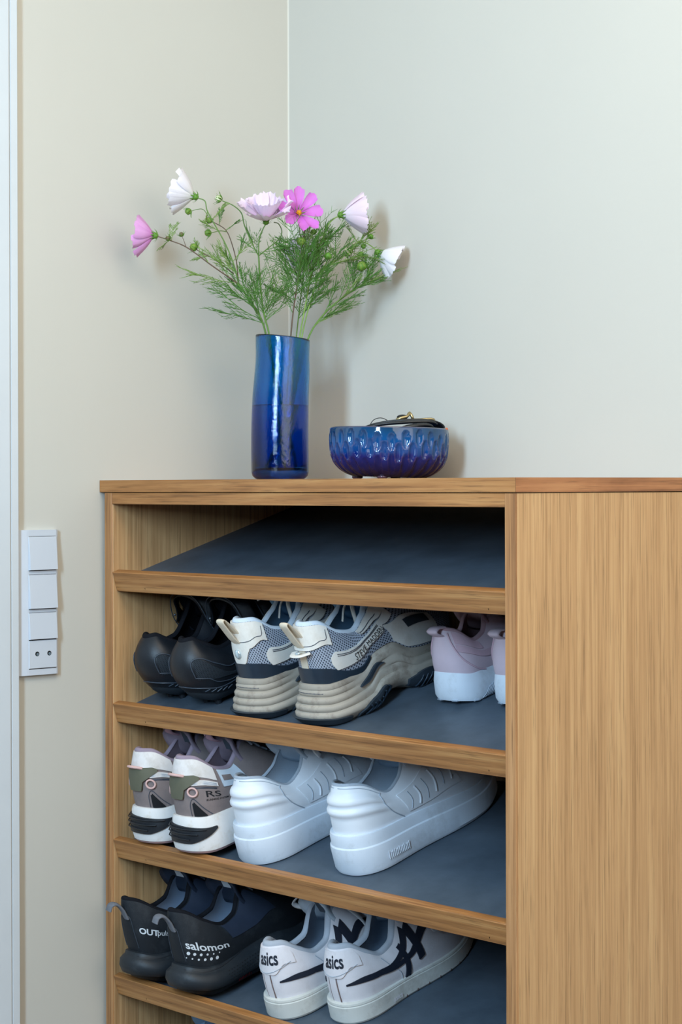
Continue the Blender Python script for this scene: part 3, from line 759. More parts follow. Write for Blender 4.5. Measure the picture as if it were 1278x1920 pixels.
    def patch(s, name, mat_, u0, u1, lo, hi, off=.0010, n=None, m_=5, sole=False, uv=False, parent=None, round_=True, label=None, taper=0):
        lo_ = lo if callable(lo) else curve(lo) if isinstance(lo, list) else (lambda u, k=lo: k)
        hi_ = hi if callable(hi) else curve(hi) if isinstance(hi, list) else (lambda u, k=hi: k)
        n = n or max(6, int(abs(u1-u0)/.004)); G = []; UV = []
        fn = s.SS if sole else s.S
        for i in range(n+1):
            u = u0+(u1-u0)*i/n; f = s.phi(u); a, b = lo_(u), hi_(u)
            if b < a+.004: b = a+.004
            col = []
            for j in range(m_+1):
                v = a+(b-a)*j/m_; P = fn(f, v)
                if sole:
                    x, y, nx, ny = s.outl(f, 0); nn = Vector((nx, ny, 0))
                else: nn = s.N(f, v)
                col.append((P, nn)); UV.append((u, v*.07))
            G.append(col)
        m = MB()
        top = [[P+nn*off for P, nn in c] for c in G]
        bot = [[P-nn*.0012 for P, nn in c] for c in G]
        m.grid(top); k = len(m.v)
        m.uv = list(UV) if uv else None
        # skirt round the edge
        loop_t = [c[0] for c in top]+top[-1][1:]+[c[-1] for c in top[::-1]][1:]+top[0][::-1][1:-1]
        loop_b = [c[0] for c in bot]+bot[-1][1:]+[c[-1] for c in bot[::-1]][1:]+bot[0][::-1][1:-1]
        q = len(loop_t)
        m.add(loop_t+loop_b, [(q+i, q+(i+1) % q, (i+1) % q, i) for i in range(q)])
        if uv: m.uv += [(0, 0)]*(2*q)
        return m.build(name, mat_, parent or s.root, label=label)
    def line(s, name, mat_, pts, r=.0006, off=.0004, flat=1.0, sole=False, parent=None, sub=4, closed=False):
        """raised thread or cord following (u, v) points over the surface"""
        sp = spline([(u, v, 0) for u, v in pts], sub, closed) if len(pts) > 2 else [Vector((pts[0][0]+(pts[1][0]-pts[0][0])*i/8, pts[0][1]+(pts[1][1]-pts[0][1])*i/8, 0)) for i in range(9)]
        P = []
        for w in sp:
            f = s.phi(w.x)
            if sole: x, y, nx, ny = s.outl(f, 0); P.append(s.SS(f, w.y)+Vector((nx, ny, 0))*off)
            else: P.append(s.S(f, w.y)+s.N(f, w.y)*off)
        m = MB(); m.tube(P, r, 5, flat=flat, smooth=1, closed=closed); return m.build(name, mat_, parent or s.root)
    def text(s, body, mat_, u, v, size, xs=1.0, shear=0.0, bold=0.0, slope=0.0, sole=False, off=.0006, name='lettering', space=1.0, parent=None):
        c = bpy.data.curves.new('t', 'FONT'); c.body = body; c.size = 1.0; c.shear = shear; c.offset = bold; c.resolution_u = 3; c.space_character = space
        o = bpy.data.objects.new('t', c); COL.objects.link(o); bpy.context.view_layer.update()
        me = o.evaluated_get(bpy.context.evaluated_depsgraph_get()).to_mesh()
        V = [tuple(q.co) for q in me.vertices]; Fc = [tuple(q.vertices) for q in me.polygons]
        o.evaluated_get(bpy.context.evaluated_depsgraph_get()).to_mesh_clear(); bpy.data.objects.remove(o); bpy.data.curves.remove(c)
        f0 = s.phi(u); fn = s.SS if sole else s.S
        Hh = (fn(f0, min(1, v+.1))-fn(f0, v-.05 if v > .05 else v)).length/((.1 if v <= .9 else 1-v)+(.05 if v > .05 else 0))
        out = []
        for x, y, z in V:
            du = x*size*xs; dv = (y*size+slope*du)/Hh; f = s.phi(u+du); vv = v+dv
            if sole: a, b, nx, ny = s.outl(f, 0); nn = Vector((nx, ny, 0))
            else: nn = s.N(f, max(.03, min(.97, vv)))
            out.append(fn(f, vv)+nn*off)
        return MB().add(out, Fc).build(name, mat_, parent or s.root, False)
    def tongue(s, mat_, yb, zb, ytop, ztop, w=.030, wtop=None, arch=.012, th=.004, back=0.0, label=None, name='tongue', bow=.0):
        wtop = wtop or w; m = MB(); nb, na = 14, 10; cxx = s.cx(.5)
        def pt(a, b, d):
            y = yb+(ytop-yb)*(1-(1-b)**2.2) - back*b*b*b; z = zb+(ztop-zb)*(b**1.5)
            ww = (w+(wtop-w)*b)*(1 if b < .88 else math.sqrt(max(.05, 1-((b-.88)/.13)**2*.6)))
            drop = arch*a*a*(1+.6*b)
            tx = Vector((0, ytop-yb, ztop-zb)).normalized(); nn = Vector((0, tx.z, -tx.y))
            return Vector((cxx+ww*a, y, z-drop*.55)) - nn*d*-1 + Vector((0, drop*.9*-1, 0))
        F1 = [[pt(i/na*2-1, j/nb, 0) for j in range(nb+1)] for i in range(na+1)]
        F2 = [[pt(i/na*2-1, j/nb, th) for j in range(nb+1)] for i in range(na+1)]
        loop = F1+F2[::-1]; m.grid(loop, closeu=True)
        m.add([c[-1] for c in F1]+[c[-1] for c in F2], [(i, i+1, na+1+i+1, na+1+i) for i in range(na)])
        return m.build(name, mat_, s.root, label=label)
    def laces(s, mat_, ts, r=.0032, flat=.35, rise=.006, out=.012, bow=None, vlow=.90):
        for t in ts:
            f = math.acos(1-2*t); a = s.S(f, vlow)+s.N(f, vlow)*.002; b = s.S(-f, vlow)+s.N(-f, vlow)*.002
            ea, eb = s.open_(f), s.open_(-f); c = (ea+eb)/2+Vector((0, 0, rise))
            m = MB(); m.tube([a, ea+Vector((0, 0, rise*.75)), c, eb+Vector((0, 0, rise*.75)), b], r, 6, flat=flat, smooth=4, upv=(0, .25, 1)); m.build('lace', mat_, s.root)
        if bow:
            for pts in bow:
                m = MB(); m.tube(pts, r, 6, flat=flat, smooth=5); m.build('lace', mat_, s.root)
    def loop(s, name, mat_, pts, w, th, upv=None, label=None):
        m = MB(); m.tube(pts, w, 8, flat=th/w, smooth=5, upv=None if upv is None else upv); return m.build(name, mat_, s.root, label=label)
def shoe_root(name, label, i, x, s0, n0=0.0, pitch=0.0, yaw=0.0, group=None):
    y, z = shl(i, s0, n0)
    r = thing(name, label, 'shoe', (x, y, Z0+z), None, group)
    r.rotation_mode = 'XYZ'; r.rotation_euler = (TH+math.radians(pitch), 0, math.radians(yaw))
    return r

M_['wleather'] = plain('white_leather', (232, 236, 242), .42, .4, .02, 40, .12, 420)
M_['wrubber'] = plain('white_rubber', (218, 226, 236), .5, .4, .03, 40, .05, 300, dirt=((150, 150, 150), .35))
M_['wlining'] = plain('white_lining', (204, 216, 228), .8, .2, .05, 60, .3, 900)
M_['wlace'] = plain('white_lace', (226, 226, 228), .8, .2, .04, 200, .3, 1500)
M_['grayprint'] = plain('grey_print', (70, 80, 92), .6, .2, .05)
M_['stitch'] = plain('dark_stitch', (70, 76, 88), .7, .2)
M_['greythread'] = plain('grey_thread', (168, 178, 190), .7, .2)

# ---- white platform sneakers, third shelf
def white_sneaker(i, x, s0, label, yaw, left=False):
    r = shoe_root('platform_sneaker', label, i, x, s0, 0.0, 0, yaw, 'white platform sneakers on the third shelf')
    def bump(u, v, t):
        w = smooth01((.115-abs(u))/.05); b = 0
        for vc, hw in ((.70, .105), (.485, .085)): 
            e = abs(v-vc)/hw
            if e < 1: b = max(b, (1-e*e)**.6)
        return (.0042*b-.0008)*w
    s = Shoe(r, .305, [(0, .0475), (.3, .0475), (.66, .0560), (1, .050)], [(0, .058), (.25, .055), (.6, .048), (1, .038)],
             [(0, .126), (.10, .122), (.33, .096), (.46, .105), (.60, .130), (.78, .116), (1, .094)], [(0, .028), (.3, .035), (.5, .032), (.62, .025), (.8, .018), (1, .014)],
             .018, .205, upoff=lambda t: -.0078+.002*smooth01(t/.4), bulge=lambda t: .003+.004*t, te=.19, bump=bump, base=[(0, 0), (.75, 0), (1, .010)])
    s.sole([(-.006, .0), (-.0012, .03), (.0012, .12), (.0015, .60), (.0008, .68), (-.0012, .71), (-.0016, .92), (-.003, 1.0)], M_['wrubber'], auto=28)
    s.upper(M_['wleather'], M_['greythread'], .0028, M_['wlining'])
    # heel quarter edge seam and side panel with slanting ribs
    sg = -1 if left else 1
    for q in (1, -1):
        s.line('seam', M_['greythread'], [(q*.098, .93), (q*.092, .8), (q*.094, .55), (q*.104, .32), (q*.118, .1)], .0009, .0003)
        s.line('seam', M_['greythread'], [(q*.008, .955), (q*.04, .945), (q*.075, .925), (q*.096, .90)], .0005, .0003)
        pn = s.patch('side_panel', M_['wleather'], q*.130, q*.232, lambda u, q=q: .18+.0*u, lambda u, q=q: .80-1.2*(abs(u)-.13) if abs(u) < .2 else .72-1.2*(abs(u)-.13), .0012)
        for k in range(6):
            u = .142+.0165*k
            s.line('rib', M_['wleather'] if k % 2 else M_['greythread'], [(q*(u-.006), .24+.01*k), (q*(u+.004), .46), (q*(u+.0085), .70-.02*k)], .0016 if k % 2 else .0007, .0016, parent=pn)
    s.tongue(M_['wlining'], .20, .092, .128, .156, .031, .034, .010, .005, .012)
    m = MB(); m.grid([[Vector((a, .1335-.004*abs(a)/.02, z)) for z in (.118, .132)] for a in (-.012, -.004, .004, .012)])
    s.laces(M_['wlace'], (.66, .74, .82, .90, .97), .0042, .3, .010, bow=[
        [Vector((.004, .145, .137)), Vector((.03, .137, .142)), Vector((.048, .130, .128)), Vector((.044, .139, .118)), Vector((.02, .147, .132))],
        [Vector((-.004, .145, .137)), Vector((-.03, .135, .142)), Vector((-.046, .128, .126)), Vector((-.040, .139, .120)), Vector((-.015, .147, .132))]])
    for q in (1, -1):
        for t in (.66, .74, .82):
            f = q*math.acos(1-2*t); P = s.S(f, .86); n = s.N(f, .86); m = MB(); m.ball(P, .0022, 8, 5); m.build('eyelet', M_['stitch'], r)
    if not left:
        for k in range(13):
            u = .070+.0031*k; h = (.20, .16, .18)[k % 3]
            s.line('embossed_mark', M_['wleather'], [(u, .26), (u+.0004, .26+h)], .0006, .0020, sole=True)
            if k % 3 == 1: s.line('embossed_mark', M_['wleather'], [(u, .26+h*.9), (u+.0028, .26+h*.9)], .0005, .0020, sole=True)
    return s
white_sneaker(2, .311, .036, 'white platform sneaker with ridged heel, left one of its pair', -1.5, True)
white_sneaker(2, .493, .060, 'white platform sneaker with ridged heel, alone at right of third shelf', -1.0)

# ---- beige and grey running shoes with olive heel patch
M_['taupe'] = plain('taupe_suede', (136, 124, 122), .9, .15, .08, 60, .5, 900)
M_['olive'] = plain('olive_rubber', (98, 98, 82), .6, .3, .05, 60, .1)
M_['pinkcord'] = plain('pink_cord', (214, 178, 172), .6, .3, .05, 100, .2)
M_['pinkrub'] = plain('pink_rubber', (176, 148, 150), .6, .3, .08)
M_['offwhite'] = plain('off_white_leather', (222, 218, 216), .55, .3, .05, 50, .2, 500, dirt=((160, 146, 128), .4))
M_['mauve'] = plain('mauve_lining', (150, 136, 150), .9, .1, .05, 80, .5, 1100)
M_['dirtywhite'] = plain('white_foam', (226, 224, 222), .6, .3, .04, 40, .2, 400, dirt=((176, 150, 104), .5))
M_['blackrub'] = plain('black_rubber', (30, 34, 40), .45, .4, .15, 50, .1, 200)
M_['inkblack'] = plain('black_print', (24, 26, 30), .6, .3)
M_['pinktab'] = plain('pink_tab', (206, 168, 184), .8, .2, .04)
def taupe_runner(x, s0, label, left):
    r = shoe_root('running_shoe', label, 2, x, s0, .0165, -3.4, 0, 'taupe running shoes on the third shelf')
    s = Shoe(r, .275, [(0, .0455), (.3, .0415), (.66, .0480), (1, .044)], [(0, .055), (.3, .052), (.6, .036), (1, .028)],
             [(0, .141), (.08, .138), (.26, .114), (.40, .108), (.50, .118), (.64, .134), (.8, .114), (1, .088)], [(0, .020), (.3, .031), (.5, .028), (.62, .023), (.8, .017), (1, .013)],
             .021, .185, upoff=lambda t: -.0095+.004*smooth01(t/.4), bulge=lambda t: .002+.004*t, te=.19, p=[(0, 1.9), (.3, 1.4), (1, 2.0)], base=[(0, .004), (.10, 0), (.72, 0), (1, .014)])
    s.sole([(-.006, .0), (-.0005, .03), (.0015, .09)], M_['pinkrub'], name='outsole')
    s.sole([(-.004, .06), (.0020, .10), (.0028, .22), (.0010, .55), (-.0025, .9), (-.005, 1.0)], M_['dirtywhite'], name='midsole', auto=50)
    s.patch('heel_insert', M_['blackrub'], -.055, .062, lambda u: .32 if u < .02 else .32+.34*((u-.02)/.042)**1.3, lambda u: .82-.10*smooth01((u+.055)/.117), .0026, sole=True, m_=8)
    for k, w in enumerate((.46, .60, .72)):
        s.line('ridge', M_['blackrub'], [(-.054, w+.03), (0, w), (.02+.012*k, w-.02)], .0011, .0052, sole=True)
    s.line('groove', M_['greythread'], [(.082, .18), (.090, .34), (.10, .52), (.112, .68)], .0007, .0022, sole=True)
    s.upper(M_['taupe'], M_['mauve'], .004, M_['mauve'])
    # white collar and the ribbed white stripe under it
    s.patch('collar_panel', M_['offwhite'], -.085, .085, lambda u: .70-.0*abs(u), lambda u: .995, .0016, m_=8)
    s.patch('stripe', M_['offwhite'], -.083, .083, .565, .655, .0030)
    s.line('stitching', M_['stitch'], [(-.08, .53), (0, .53), (.08, .53)], .0005, .0006)
    s.line('stitching', M_['stitch'], [(-.08, .515), (0, .515), (.08, .515)], .0005, .0006)
    for v in (.585, .605, .625): s.line('stitching', M_['greythread'], [(-.08, v), (0, v), (.08, v)], .0005, .0032)
    # olive heel patch: broad wings above, a narrower stem below
    hp = s.patch('heel_patch', M_['olive'], -.050, .050, lambda u: .34 if abs(u) < .014 else .34+.15*smooth01((abs(u)-.014)/.006)+.17*max(0, (abs(u)-.018)/.032), lambda u: .735 if abs(u) < .042 else .735-.03*(abs(u)-.042)/.008, .0044, n=40, m_=6)
    # pink pull loop and side rings
    P = s.S(0, .74)
    s.loop('pull_tab', M_['pinkcord'], [P+Vector((-.014, .005, -.004)), P+Vector((-.011, -.004, .001)), P+Vector((0, -.0085, .003)), P+Vector((.011, -.004, .001)), P+Vector((.014, .005, -.004))], .0034, .0022, None)
    for q in (1, -1):
        u = q*.034; pts = []
        for k in range(10):
            a = 2*PI*k/10; f = s.phi(u+.0080*math.cos(a)); v = .46+.070*math.sin(a); pts.append(s.S(f, v)+s.N(f, v)*.003)
        m = MB(); m.tube(pts, .0016, 6, closed=True, smooth=2); m.build('cord_ring', M_['pinkcord'], r)
    # black wedge over the sole
    s.patch('wedge', M_['inkblack'], .030, .054, .05, lambda u: .30-.24*(u-.033)/.021 if u > .033 else .27, .0016, n=14)
    s.line('stitching', M_['stitch'], [(.025, .05), (.026, .26), (.034, .345), (.048, .2), (.064, .05)], .0005, .0008)
    if not left:
        s.text('RS', M_['inkblack'], .056, .36, .0135, 2.1, 0, .006, 0)
        s.text('RUNNING SYSTEM', M_['inkblack'], .056, .29, .0044, 1.1, .25, .012, 0, space=1.05)
    s.tongue(M_['mauve'], .185, .088, .112, .160, .031, .032, .012, .006, .0)
    s.loop('tongue_tab', M_['pinktab'], [Vector((-.020, .112, .136)), Vector((-.020, .100, .144)), Vector((-.020, .098, .156)), Vector((-.020, .106, .163)), Vector((-.020, .116, .160))], .010, .002, None, label='pink fabric tab on the tongue')
    m = MB(); m.grid([[Vector((.002+a, .1095-.25*(z-.128), z)) for z in (.126, .144)] for a in (0, .01, .02)]); m.build('size_label', M_['grayprint'], r, label='printed size label inside the tongue')
    for q in (1, -1):
        s.patch('eyestay', M_['wlining'], q*.095, q*.150, .55, .98, .0014)
        s.patch('side_window', M_['taupe'], q*.100, q*.122, lambda u: .70, lambda u: .84, .0022)
    s.laces(M_['greythread'], (.66, .74, .82, .90, .97), .0034, .6, .008)
    return s
taupe_runner(.111, .0035, 'taupe and white running shoe with olive heel patch, beside the cabinet wall', True)
taupe_runner(.213, .0010, 'taupe and white running shoe with black side lettering, next to the white platform sneakers', False)

# ---- chunky sneakers with thick dirty beige soles, second shelf
M_['beigesole'] = plain('beige_foam', (172, 163, 150), .65, .3, .06, 40, .35, 260, dirt=((96, 80, 66), .75))
M_['rubberblue'] = plain('dark_blue_rubber', (48, 58, 68), .5, .4, .12, 60, .15, 200)
M_['navyband'] = plain('dark_blue_band', (34, 48, 62), .35, .5, .12, 60, .05)
M_['mesh'] = weave('grey_open_mesh', (158, 166, 180), (38, 46, 60), 175, .8, .60, 1.0, .6)
M_['cream'] = plain('cream_leather', (226, 222, 214), .5, .35, .03, 60, .15, 500, dirt=((180, 164, 142), .35))
M_['creamband'] = plain('cream_webbing', (212, 200, 180), .7, .2, .05, 200, .4, 1200)
M_['bluefabric'] = plain('blue_grey_lining', (112, 148, 176), .75, .2, .05, 60, .3, 900)
M_['pearl'] = plain('pearl', (196, 214, 222), .12, .8, .06, 60, 0, Metallic=.5)
def chunky(x, s0, label, left, yaw=0):
    r = shoe_root('chunky_sneaker', label, 1, x, s0, 0.0, 0, yaw, 'chunky sneakers on the second shelf')
    def bl_(t): return .002+.005*t
    s = Shoe(r, .300, [(0, .0470), (.3, .0450), (.66, .0530), (1, .050)], [(0, .058), (.2, .057), (.45, .070), (.62, .058), (1, .038)],
             [(0, .143), (.08, .141), (.22, .120), (.38, .112), (.5, .120), (.62, .142), (.8, .126), (1, .100)], [(0, .024), (.3, .034), (.5, .031), (.62, .025), (.8, .019), (1, .014)],
             .018, .205, upoff=lambda t: -.0145+.009*smooth01(t/.45), bulge=bl_, te=.18, p=[(0, 1.6), (.3, 1.5), (1, 2.0)], base=[(0, .003), (.06, 0), (.27, 0), (.36, .012), (.46, .012), (.56, 0), (.78, .002), (1, .016)])
    R = [(-.010, .0), (-.003, .04)]
    mk = lambda t: .62*smooth01((.24-t)/.14)
    for k in range(4): # stacked ridges of the foam heel, flattening out toward the middle of the shoe
        z = .20+.17*k; c0 = .0060-.0034*k
        sway = lambda t, k=k: .0030*math.sin(9*t+1.3*k)*(1-mk(t))
        R += [(lambda t, c=c0, w=sway: c-.0022*mk(t)+w(t), z), (lambda t, c=c0, w=sway: c+.0009*mk(t)+w(t), z+.04), (lambda t, c=c0, w=sway: c+.0005*mk(t)+w(t), z+.115), (lambda t, c=c0, w=sway: c-.0024*mk(t)-.0012*(1-mk(t))+w(t), z+.155)]
    R += [(-.0060, .90), (-.008, 1.0)]
    s.sole(R, M_['beigesole'], auto=60)
    # dark outsole pieces
    s.patch('outsole_heel', M_['rubberblue'], -.070, .062, .0, lambda u: .24-.06*max(0, (u-.03)/.03), .0052, sole=True, m_=5)
    p2 = s.patch('outsole_pod', M_['rubberblue'], .075, .142, lambda u: -.0, lambda u: .04+.30*math.sin(PI*min(1, max(0, (u-.070)/.080)))**.8, .0048, sole=True)
    for k in range(6):
        u = .086+.0085*k; s.line('tread', M_['greythread'] if 0 else M_['navyband'], [(u, .03), (u+.006, .16), (u+.002, .27)], .0013, .0088, sole=True, parent=p2)
    p3 = s.patch('outsole_pod', M_['rubberblue'], .176, .245, -.0, lambda u: .05+.36*math.sin(PI*min(1, max(0, (u-.170)/.085)))**.8, .0048, sole=True)
    for k in range(6):
        u = .184+.0085*k; s.line('tread', M_['navyband'], [(u, .03), (u+.006, .18), (u+.012, .30)], .0013, .0088, sole=True, parent=p3)
    s.patch('sole_window', M_['rubberblue'], .094, .142, lambda u: .66+.0*u, lambda u: .67+.13*math.sin(PI*(u-.094)/.048), .0034, sole=True)
    s.line('groove', M_['stitch'], [(-.03, .80), (.0, .80), (.03, .79)], .0008, -.0004, sole=True)
    s.upper(M_['mesh'], M_['wlining'], .0045, M_['bluefabric'])
    s.patch('heel_band', M_['navyband'], -.120, .125, -.02, lambda u: .30-.20*smooth01((abs(u)-.03)/.09), .0024, m_=5)
    s.patch('heel_strip', M_['creamband'], -.009, .009, .28, .60, .0012)
    # cream heel counter wrapping round the collar
    if left:
        lo = lambda u: .30+.22*smooth01((abs(u)-.012)/.016)+.05*max(0, abs(u)-.03)/.03 if abs(u) < .03 else .56+.12*smooth01((abs(u)-.03)/.03)
    else:
        lo = lambda u: .60+.07*smooth01((abs(u)-.02)/.04)
    s.patch('heel_counter', M_['cream'], -.066, .066, lo, lambda u: .995, .0030, n=44, m_=8)
    for q in ((1, -1)): s.line('stitching', M_['stitch'], [(q*.006, .67), (q*.030, .68), (q*.046, .735), (q*.058, .76), (q*.061, .93)], .0005, .0034)
    P = s.S(0, .66)
    tabs = [P+Vector(q) for q in ((0, .001, -.004), (0, -.008, .008), (0, -.017, .026), (0, -.0225, .038), (0, -.019, .0405), (0, -.009, .028), (0, .001, .012))]
    s.loop('pull_tab', M_['creamband'], tabs, .0085, .0016, None)
    if left:
        m = MB(); Q = s.S(0, .47); m.ball(Q+Vector((0, -.0040, 0)), .0062, 14, 8, (1, .55, 1.15)); m.build('pearl_stud', M_['pearl'], r)
    else:
        m = MB(); m.tube([P+Vector((-.013, -.002, -.008)), P+Vector((-.005, -.013, -.009)), P+Vector((.008, -.012, -.009)), P+Vector((.016, -.001, -.008))], .006, 8, .22, smooth=3, upv=(0, 0, 1)); m.build('heel_flap', M_['cream'], r)
        m = MB(); m.ball(P+Vector((0, -.009, -.0065)), .0045, 10, 6, (1, .8, .35)); m.build('pearl_stud', M_['pearl'], r)
    # slanting side stripe with a notch, eyestay panels
    for q in (1, -1):
        vc = lambda u: .38+1.72*(abs(u)-.058)
        st_ = s.patch('side_stripe', M_['cream'], q*.058, q*.200, lambda u: vc(u)-.17*smooth01((abs(u)-.054)/.012)+.17*smooth01((abs(u)-.160)/.012), lambda u: vc(u)+.03+.12*smooth01((abs(u)-.054)/.016), .0026, n=44)
        s.line('stitching', M_['stitch'], [(q*.070, vc(.070)+.070), (q*.165, vc(.165)+.070)], .0005, .0032, parent=st_)
        s.line('stitching', M_['stitch'], [(q*.070, vc(.070)+.100), (q*.165, vc(.165)+.100)], .0005, .0032, parent=st_)
        s.patch('eyestay', M_['cream'], q*.135, q*.225, lambda u: .80-.5*(abs(u)-.135), .985, .0036)
        s.line('stitching', M_['stitch'], [(q*.134, .86), (q*.185, .86)], .0006, .0040)
        s.patch('toe_panel', M_['cream'], q*.170, q*.262, .02, lambda u: .56-1.2*(abs(u)-.17), .0018)
        s.patch('toe_stripe', M_['rubberblue'], q*.205, q*.250, .30, .44, .0028)
    if not left:
        s.text('STEVE MADDEN', M_['inkblack'], .100, .310, .0150, .62, 0, 0, .118, off=.0036)
    s.tongue(M_['bluefabric'], .205, .098, .128, .172, .031, .034, .012, .006, .0)
    for q in (1, -1):
        for t in (.62, .72, .82, .92):
            f = q*math.acos(1-2*t); Pq = s.S(f, .90)+s.N(f, .9)*.0045; m = MB(); m.ball(Pq, .0030, 8, 5, (1, 1, .7)); m.build('eyelet', M_['navyband'], r)
    s.laces(M_['cream'], (.62, .72, .82, .92), .0030, .45, .013, bow=[
        [Vector((0, .125, .150)), Vector((.022, .118, .156)), Vector((.045, .122, .150)), Vector((.062, .128, .149))],
        [Vector((0, .125, .150)), Vector((-.02, .112, .158)), Vector((-.044, .112, .150)), Vector((-.060, .116, .140))],
        [Vector((0, .125, .150)), Vector((-.006, .112, .138)), Vector((-.010, .106, .118))], [Vector((0, .125, .150)), Vector((.010, .112, .138)), Vector((.016, .108, .118))],
        [Vector((0, .125, .150)), Vector((.016, .110, .160)), Vector((.026, .104, .150)), Vector((.012, .118, .145))]])
    m = MB(); m.ball((0, .124, .150), .006, 10, 6, (1.2, 1, .8)); m.build('lace_knot', M_['cream'], r)
    return s
chunky(.313, .036, 'grey mesh sneaker with thick beige sole and pearl stud on its cream heel', True)
chunky(.445, .040, 'grey mesh sneaker with thick beige sole and black lettering on its side stripe', False)

# ---- pink sneakers at the right end of the second shelf
M_['pink'] = plain('pink_leather', (206, 186, 196), .5, .3, .03, 40, .1, 300)
M_['pink2'] = plain('pink_suede', (200, 170, 182), .8, .2, .05, 80, .4, 900)
M_['pinkin'] = plain('pink_lining', (176, 146, 154), .85, .15, .05, 80, .3, 900)
def pink_shoe(x, s0, label):
    r = shoe_root('pink_sneaker', label, 1, x, s0, 0, 0, 0, 'pink sneakers on the second shelf')
    s = Shoe(r, .205, [(0, .0390), (.3, .0360), (.66, .0440), (1, .040)], [(0, .042), (.3, .037), (.6, .028), (1, .022)],
             [(0, .104), (.10, .099), (.30, .078), (.45, .081), (.62, .104), (.8, .090), (1, .066)], [(0, .018), (.3, .027), (.5, .025), (.62, .020), (.8, .015), (1, .011)],
             .012, .14, upoff=-.0040, bulge=lambda t: .003+.004*t, te=.2, base=[(0, .006), (.14, 0), (.72, 0), (1, .012)])
    s.sole([(-.006, .0), (.0, .05), (.0025, .22), (.0005, .7), (-.003, 1.0)], M_['wrubber'], auto=50)
    for k in range(15):
        u = .058+.0042*k; s.line('rib', M_['greythread'], [(u-.006*(1-k/15), .10+.01*k*0), (u+.010, .40+.030*k if k < 14 else .8)], .0009, .0024, sole=True)
    for k in range(4): s.patch('tread_notch', M_['greythread'], -.02+.03*k, -.012+.03*k, .0, .08, .003, sole=True)
    s.upper(M_['pink'], M_['pinkin'], .004, M_['pinkin'])
    for q in (1, -1):
        s.line('seam', M_['pink2'], [(q*.026, .95), (q*.029, .7), (q*.038, .4), (q*.058, .16), (q*.075, .05)], .0012, .0006)
        s.patch('collar_panel', M_['pink2'], q*.034, q*.086, lambda u: .72-.5*(abs(u)-.034), .985, .0010)
        s.patch('side_strap', M_['pink2'], q*.034, q*.110, lambda u: .55-2.4*(abs(u)-.034) if abs(u) < .1 else .39, lambda u: .70-1.5*(abs(u)-.034), .0020)
    P = s.S(0, .93)
    s.loop('pull_tab', M_['pink'], [P+Vector((0, .001, -.004)), P+Vector((0, -.007, .001)), P+Vector((0, -.011, .006)), P+Vector((0, -.004, .0085)), P+Vector((0, .008, .006))], .0105, .0022, None)
    s.tongue(M_['pinkin'], .14, .070, .082, .142, .025, .026, .010, .005, .0)
    s.loop('tongue_tab', M_['pinkin'], [Vector((0, .086, .122)), Vector((0, .074, .134)), Vector((0, .073, .142)), Vector((0, .084, .143))], .014, .002, None)
    s.laces(M_['pink'], (.68, .8, .92), .003, .45, .007)
pink_shoe(.600, .156, 'pale pink sneaker with ribbed white sole behind the beige sneakers')
pink_shoe(.706, .164, 'pale pink sneaker half cut off by the right cabinet side')

